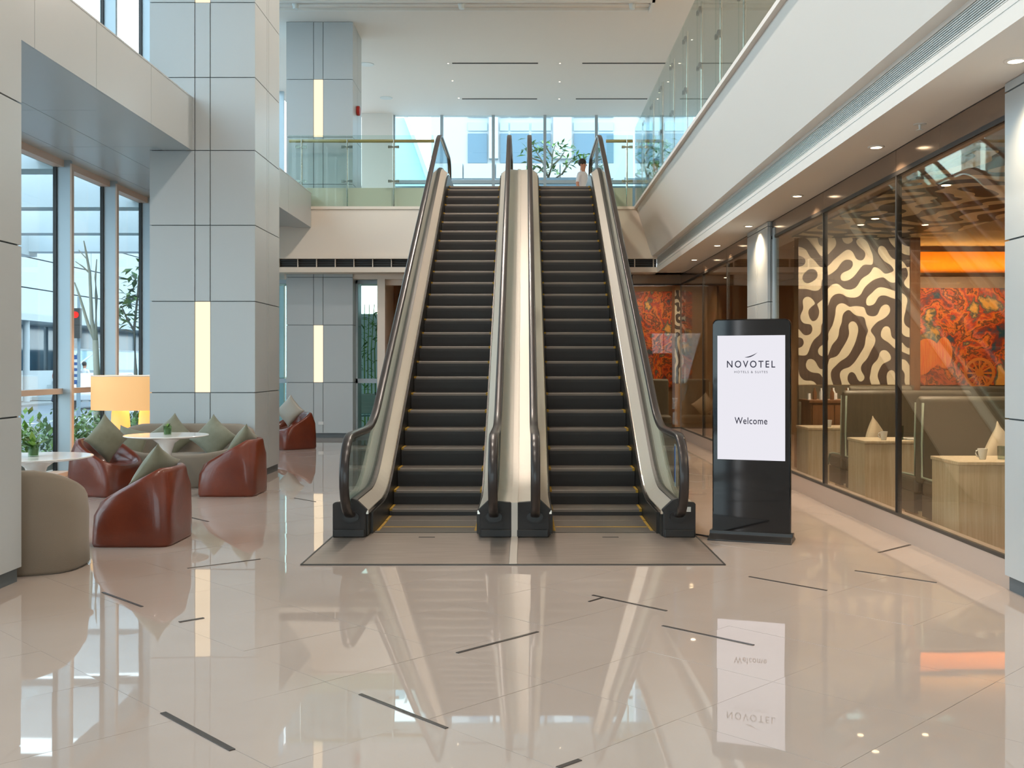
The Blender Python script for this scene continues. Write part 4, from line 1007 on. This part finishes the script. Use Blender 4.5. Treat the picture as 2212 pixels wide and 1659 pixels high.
m = MB(); branch(m, [G(294, 938), G(293, 800), G(290, 710), G(296, 650), G(300, 600)], .05, .015); branch(m, [G(291, 715), G(275, 690), G(262, 660)], .03, .012); branch(m, [G(291, 720), G(272, 712), G(262, 714)], .02, .01)
build('trunk', m, M_bark, gt, smooth=True)
leaves(gt, [G(285, 640), G(296, 610), G(276, 660), G(270, 690), G(298, 660), G(288, 690), G(300, 590), G(264, 650)], 110, .30, [M_leaf, M_leafdark], 4, .38, .12)
# hedge and white flowers below the windows
hd = thing('hedge', 'low green hedge with white flowers just outside the windows', 'hedge', (-7.6, 18, -.02), kind='stuff')
rg = random.Random(2); m = MB(); mf = MB()
for i in range(5200):
    y = rg.uniform(9, 26); x = rg.gauss(-7.75, .32); z = rg.uniform(0, 1) ** .6 * (.62 + .16 * math.sin(y * 2.1) + .1 * math.sin(y * 5.3)); L = rg.uniform(.08, .2)
    if x > -7.1: continue
    a, e = rg.uniform(0, 2 * PI), rg.uniform(-.2, 1.2); d = Vector((math.cos(a) * math.cos(e), math.sin(a) * math.cos(e), math.sin(e))) * L; q = Vector((-math.sin(a), math.cos(a), 0)) * L * .25; b_ = Vector((x, y, z))
    t_ = mf if rg.random() < .16 and z > .3 else m
    t_.add([b_, b_ + d * .5 + q, b_ + d, b_ + d * .5 - q], [(0, 1, 2, 3)])
build('foliage', m, M_leaf, hd)['kind'] = 'stuff'; build('blossoms', mf, M_flower, hd)['kind'] = 'stuff'
build('soil', MB().box(-8.6, -7.0, 8.5, 26.5, -.05, .02), M_soil, hd)
tl = thing('traffic_light', 'traffic light showing red across the street', 'traffic light', (-14.9, 35, -.1))
build('pole', MB().lathe([(.06, 0), (.05, 4.0)], (-14.9, 35, -.1), 8), M_extgrey, tl); build('housing', MB().box(-15.08, -14.78, 34.8, 34.95, 2.5, 3.5), M_black, tl)
build('red_lens', MB().prism([(-14.93 + .11 * math.cos(a * PI / 8), 3.28 + .11 * math.sin(a * PI / 8)) for a in range(16)], 'y', 34.76, 34.8), emitter('red_signal', 'ff2018', 2.0), tl)
bs = thing('street_sign', 'blue street banner with white marks on a post', 'sign', (-15.2, 35.6, -.1))
build('post', MB().lathe([(.04, 0), (.04, 2.1)], (-15.2, 35.6, -.1), 8), M_extgrey, bs); build('banner', MB().box(-15.34, -15.12, 35.52, 35.56, .95, 1.95), M_blue, bs)
for k in range(4): build('mark', MB().box(-15.30, -15.17, 35.51, 35.525, 1.1 + k * .2, 1.2 + k * .2), M_label, bs)
person((-19.9, 44.6, -.02), R(150), 'pedestrian in a red top walking across the street', M_shirtr, M_trouser)
person((-19.5, 46.4, -.02), R(170), 'pedestrian in white clothes across the street', M_shirtw, M_shirtw)
car = thing('car', 'white car passing on the street outside the windows', 'car', (-17.0, 42.5, -.12), R(90))
def carbody():
    pr = [(-2.1, .35), (-2.15, .6), (-2.0, .85), (-1.3, .95), (-.7, 1.4), (.7, 1.42), (1.3, 1.0), (2.0, .85), (2.15, .55), (2.1, .35)]
    return MB().rings([[(x, y, z if z < 1.0 else z) for x, z in pr] for y in (-.85, -.8, .8, .85)], cap0=True, cap1=True)
build('body', carbody(), mat('car_white', 'e4e7ea', .2, coat=.5), car, world=False, bevel=.06)
for s in (-1, 1): build('side_window', MB().prism([(-1.1, .98), (-.62, 1.33), (.6, 1.35), (1.05, 1.0)], 'y', s * .853 - .004, s * .853 + .004), M_extglass, car, world=False)
for x in (-1.35, 1.35):
    for s in (-1, 1): build('wheel', MB().prism([(x + .32 * math.cos(a * PI / 10), .32 + .32 * math.sin(a * PI / 10)) for a in range(20)], 'y', s * .8 - .1, s * .8 + .1), M_black, car, world=False)
# patio behind the back windows
pc = thing('patio_chair', 'pale patio chair with black legs and a slatted back, farther one outside the rear window', 'chair', (0, 0, 0), group='patio chairs outside the rear window')
for sx in (-1, 1):
    build('leg', MB().tube([(.24 * sx, -.25, 0), (.24 * sx, -.25, .62), (.24 * sx, .2, .64)], .018, 6), M_black, pc, world=False); build('leg', MB().tube([(.24 * sx, .28, 0), (.24 * sx, .22, .45), (.24 * sx, .32, .95)], .018, 6), M_black, pc, world=False)
build('seat', MB().box(-.25, .25, -.25, .24, .42, .45), M_extpale, pc, world=False)
for k in range(5): build('back_slat', MB().box(-.24, .24, .25 + .02 * k, .27 + .02 * k, .5 + .09 * k, .56 + .09 * k), M_canopy, pc, world=False)
put(pc, (-4.0, 26.0, -.02), R(200))
put(copy_tree(pc), (-3.78, 24.7, -.02), R(195), 'pale patio chair with black legs and a slatted back, nearest the rear window')
bam = thing('bamboo_plant', 'tall green bamboo outside the rear window', 'plant', (-4.1, 27.5, -.02))
m = MB()
for k in range(7): m.tube([(-4.4 + .1 * k, 27.5 + .05 * (k % 3), -.02), (-4.38 + .09 * k, 27.5, 2.0), (-4.45 + .13 * k, 27.45, 3.2)], .02, 6, .01)
build('cane', m, M_leaf, bam)
leaves(bam, [(-4.4 + .12 * k, 27.5, 1.0 + .32 * k) for k in range(7)] + [(-4.1, 27.5, .6), (-4.2, 27.4, 2.6)], 130, .28, [M_leaf, M_leafdark], 8, .2, .2)
structure('garden_wall', MB().box(-5.6, 0, 28.5, 28.8, -.1, 3.0), M_canopy)
# ---------------------------------------------------------------- outside the upper end windows
ob = thing('office_building', 'white building with blue windows beyond the gallery windows', 'building', (1, 50, 0))
K = 48.0
def ox(x): return (x - VX) * K / F_PX
def oz(y): return H - (y - VY) * K / F_PX
build('wall', MB().box(ox(930), ox(1500), 48.3, 58, -.2, 17), M_extwhite, ob)
wcols = [(1010, 1052), (1080, 1098), (1102, 1143), (1148, 1190), (1240, 1290), (1294, 1326), (1380, 1430)]
rows = [(262, 280, M_extpale), (286, 350, M_extglass), (180, 250, M_extglass), (160, 175, M_extpale)]
for a, b_ in wcols:
    for t_, u_, mt in rows: build('window', MB().box(ox(a), ox(b_), 48.22, 48.32, oz(u_), oz(t_)), mt, ob)
xs = [930, 1000, 1070, 1140, 1210, 1280, 1350, 1420, 1500]
for a, b_ in zip(xs[:-1], xs[1:]): build('facade_panel', MB().box(ox(a) + .03, ox(b_) - .03, 48.1, 48.3, oz(384), oz(352)), M_extwhite, ob)
build('pilaster', MB().box(ox(1056), ox(1076), 48.0, 48.28, 11.1, 17), M_extwhite, ob); build('pilaster', MB().box(ox(1195), ox(1235), 48.0, 48.28, 11.1, 17), M_extwhite, ob)
tw = thing('roof_terrace', 'pale terrace slab with a planter outside the upper windows', 'terrace', (1, 35, 7))
build('slab', MB().box(-9, 12, 32.4, 40, 6.4, 7.15), M_extwhite, tw); build('planter', MB().box(-.1, 2.4, 33.2, 34.6, 7.15, 7.55), M_extgrey, tw); build('soil', MB().box(-.05, 2.35, 33.25, 34.55, 7.5, 7.57), M_soil, tw)
for x in (-4.6,): pass
sb = thing('sloped_structure', 'pale blue sloped structure left of the gallery windows', 'building', (-5, 39, 7))
q = [px(850, 254, 39), px(873, 254, 39), px(945, 446, 39), px(850, 446, 39)]
build('body', MB().prism([(v.x, v.z) for v in q], 'y', 39, 41), M_extpale, sb)
q = [px(873, 250, 38.9), px(880, 250, 38.9), px(952, 446, 38.9), px(942, 446, 38.9)]; build('edge_beam', MB().prism([(v.x, v.z) for v in q], 'y', 38.7, 39), M_extwhite, sb)
db = thing('sloped_beam', 'white sloped beam outside the right gallery windows', 'beam', (4, 38, 7))
q = [px(1385, 250, 38), px(1412, 250, 38), px(1345, 393, 38), px(1322, 393, 38)]; build('beam', MB().prism([(v.x, v.z) for v in q], 'y', 37.8, 38.3), M_extwhite, db)
pt = thing('plumeria_tree', 'spreading small tree with clustered long leaves beyond the escalator tops', 'tree', (.8, 33.9, 7.5))
T = lambda x, y, d=0: tuple(px(x, y, 33.9 + d))
m = MB(); ends = []
for pts in ([(1184, 402), (1183, 380), (1172, 350), (1160, 330), (1150, 310)], [(1184, 385), (1192, 360), (1194, 330), (1200, 312)], [(1186, 395), (1215, 375), (1232, 350), (1246, 338)], [(1172, 350), (1145, 340), (1135, 322)], [(1192, 360), (1212, 340), (1222, 322)], [(1183, 380), (1165, 362), (1148, 356)], [(1194, 340), (1180, 318), (1178, 306)], [(1215, 375), (1222, 362), (1226, 352)]):
    dd = random.uniform(-.25, .25); m.tube([T(x, y, dd * i / 3) for i, (x, y) in enumerate(pts)], .035, 6, .014); ends.append(T(*pts[-1], dd))
build('trunk', m, M_bark, pt, smooth=True)
leaves(pt, ends + [T(1165, 330), T(1205, 330), T(1190, 345), T(1236, 344), T(1255, 340), T(1200, 372), T(1180, 365)], 190, .30, [M_leafdark, M_leaf], 12, .28, .10)
for (x, lab) in ((4.3, 'bushy green plant outside the right end of the gallery windows'), (6.3, 'second bushy green plant outside the far right gallery window')):
    g_ = thing('garden_shrub', lab, 'shrub', (x, 33.6, 7.15)); build('stem', MB().tube([(x, 33.6, 7.15), (x + .05, 33.6, 8.0)], .04, 6), M_bark, g_)
    leaves(g_, [(x, 33.6, 7.8), (x + .3, 33.6, 8.2), (x - .3, 33.6, 7.6), (x, 33.5, 8.5)], 70, .32, [M_leaf, M_leafdark], int(x * 10), .4, .22)

# ---------------------------------------------------------------- walls behind the camera
structure('wall_front', MB().box(XWIN - .1, -3.6, -6.15, -5.95, 0, ZC).box(.6, 3.46, -6.15, -5.95, 0, ZC).box(-3.6, .6, -6.15, -5.95, 3.2, ZC), M_beige)
we2 = thing('window_6', None, None, (-1.5, -6, 0), kind='structure')
xs = [-3.6, -2.2, -.8, .6]
for a, b_ in zip(xs[:-1], xs[1:]): build('pane', MB().box(a + .05, b_ - .05, -6.02, -6.01, .1, 3.1), M_window, we2)
for x in xs: build('mullion', MB().box(x - .05, x + .05, -6.1, -5.9, 0, 3.2), M_mull, we2)
structure('wall_back_right_upper', MB().box(3.46, 6.4, -6.1, -5.9, FL, ZC), M_white)
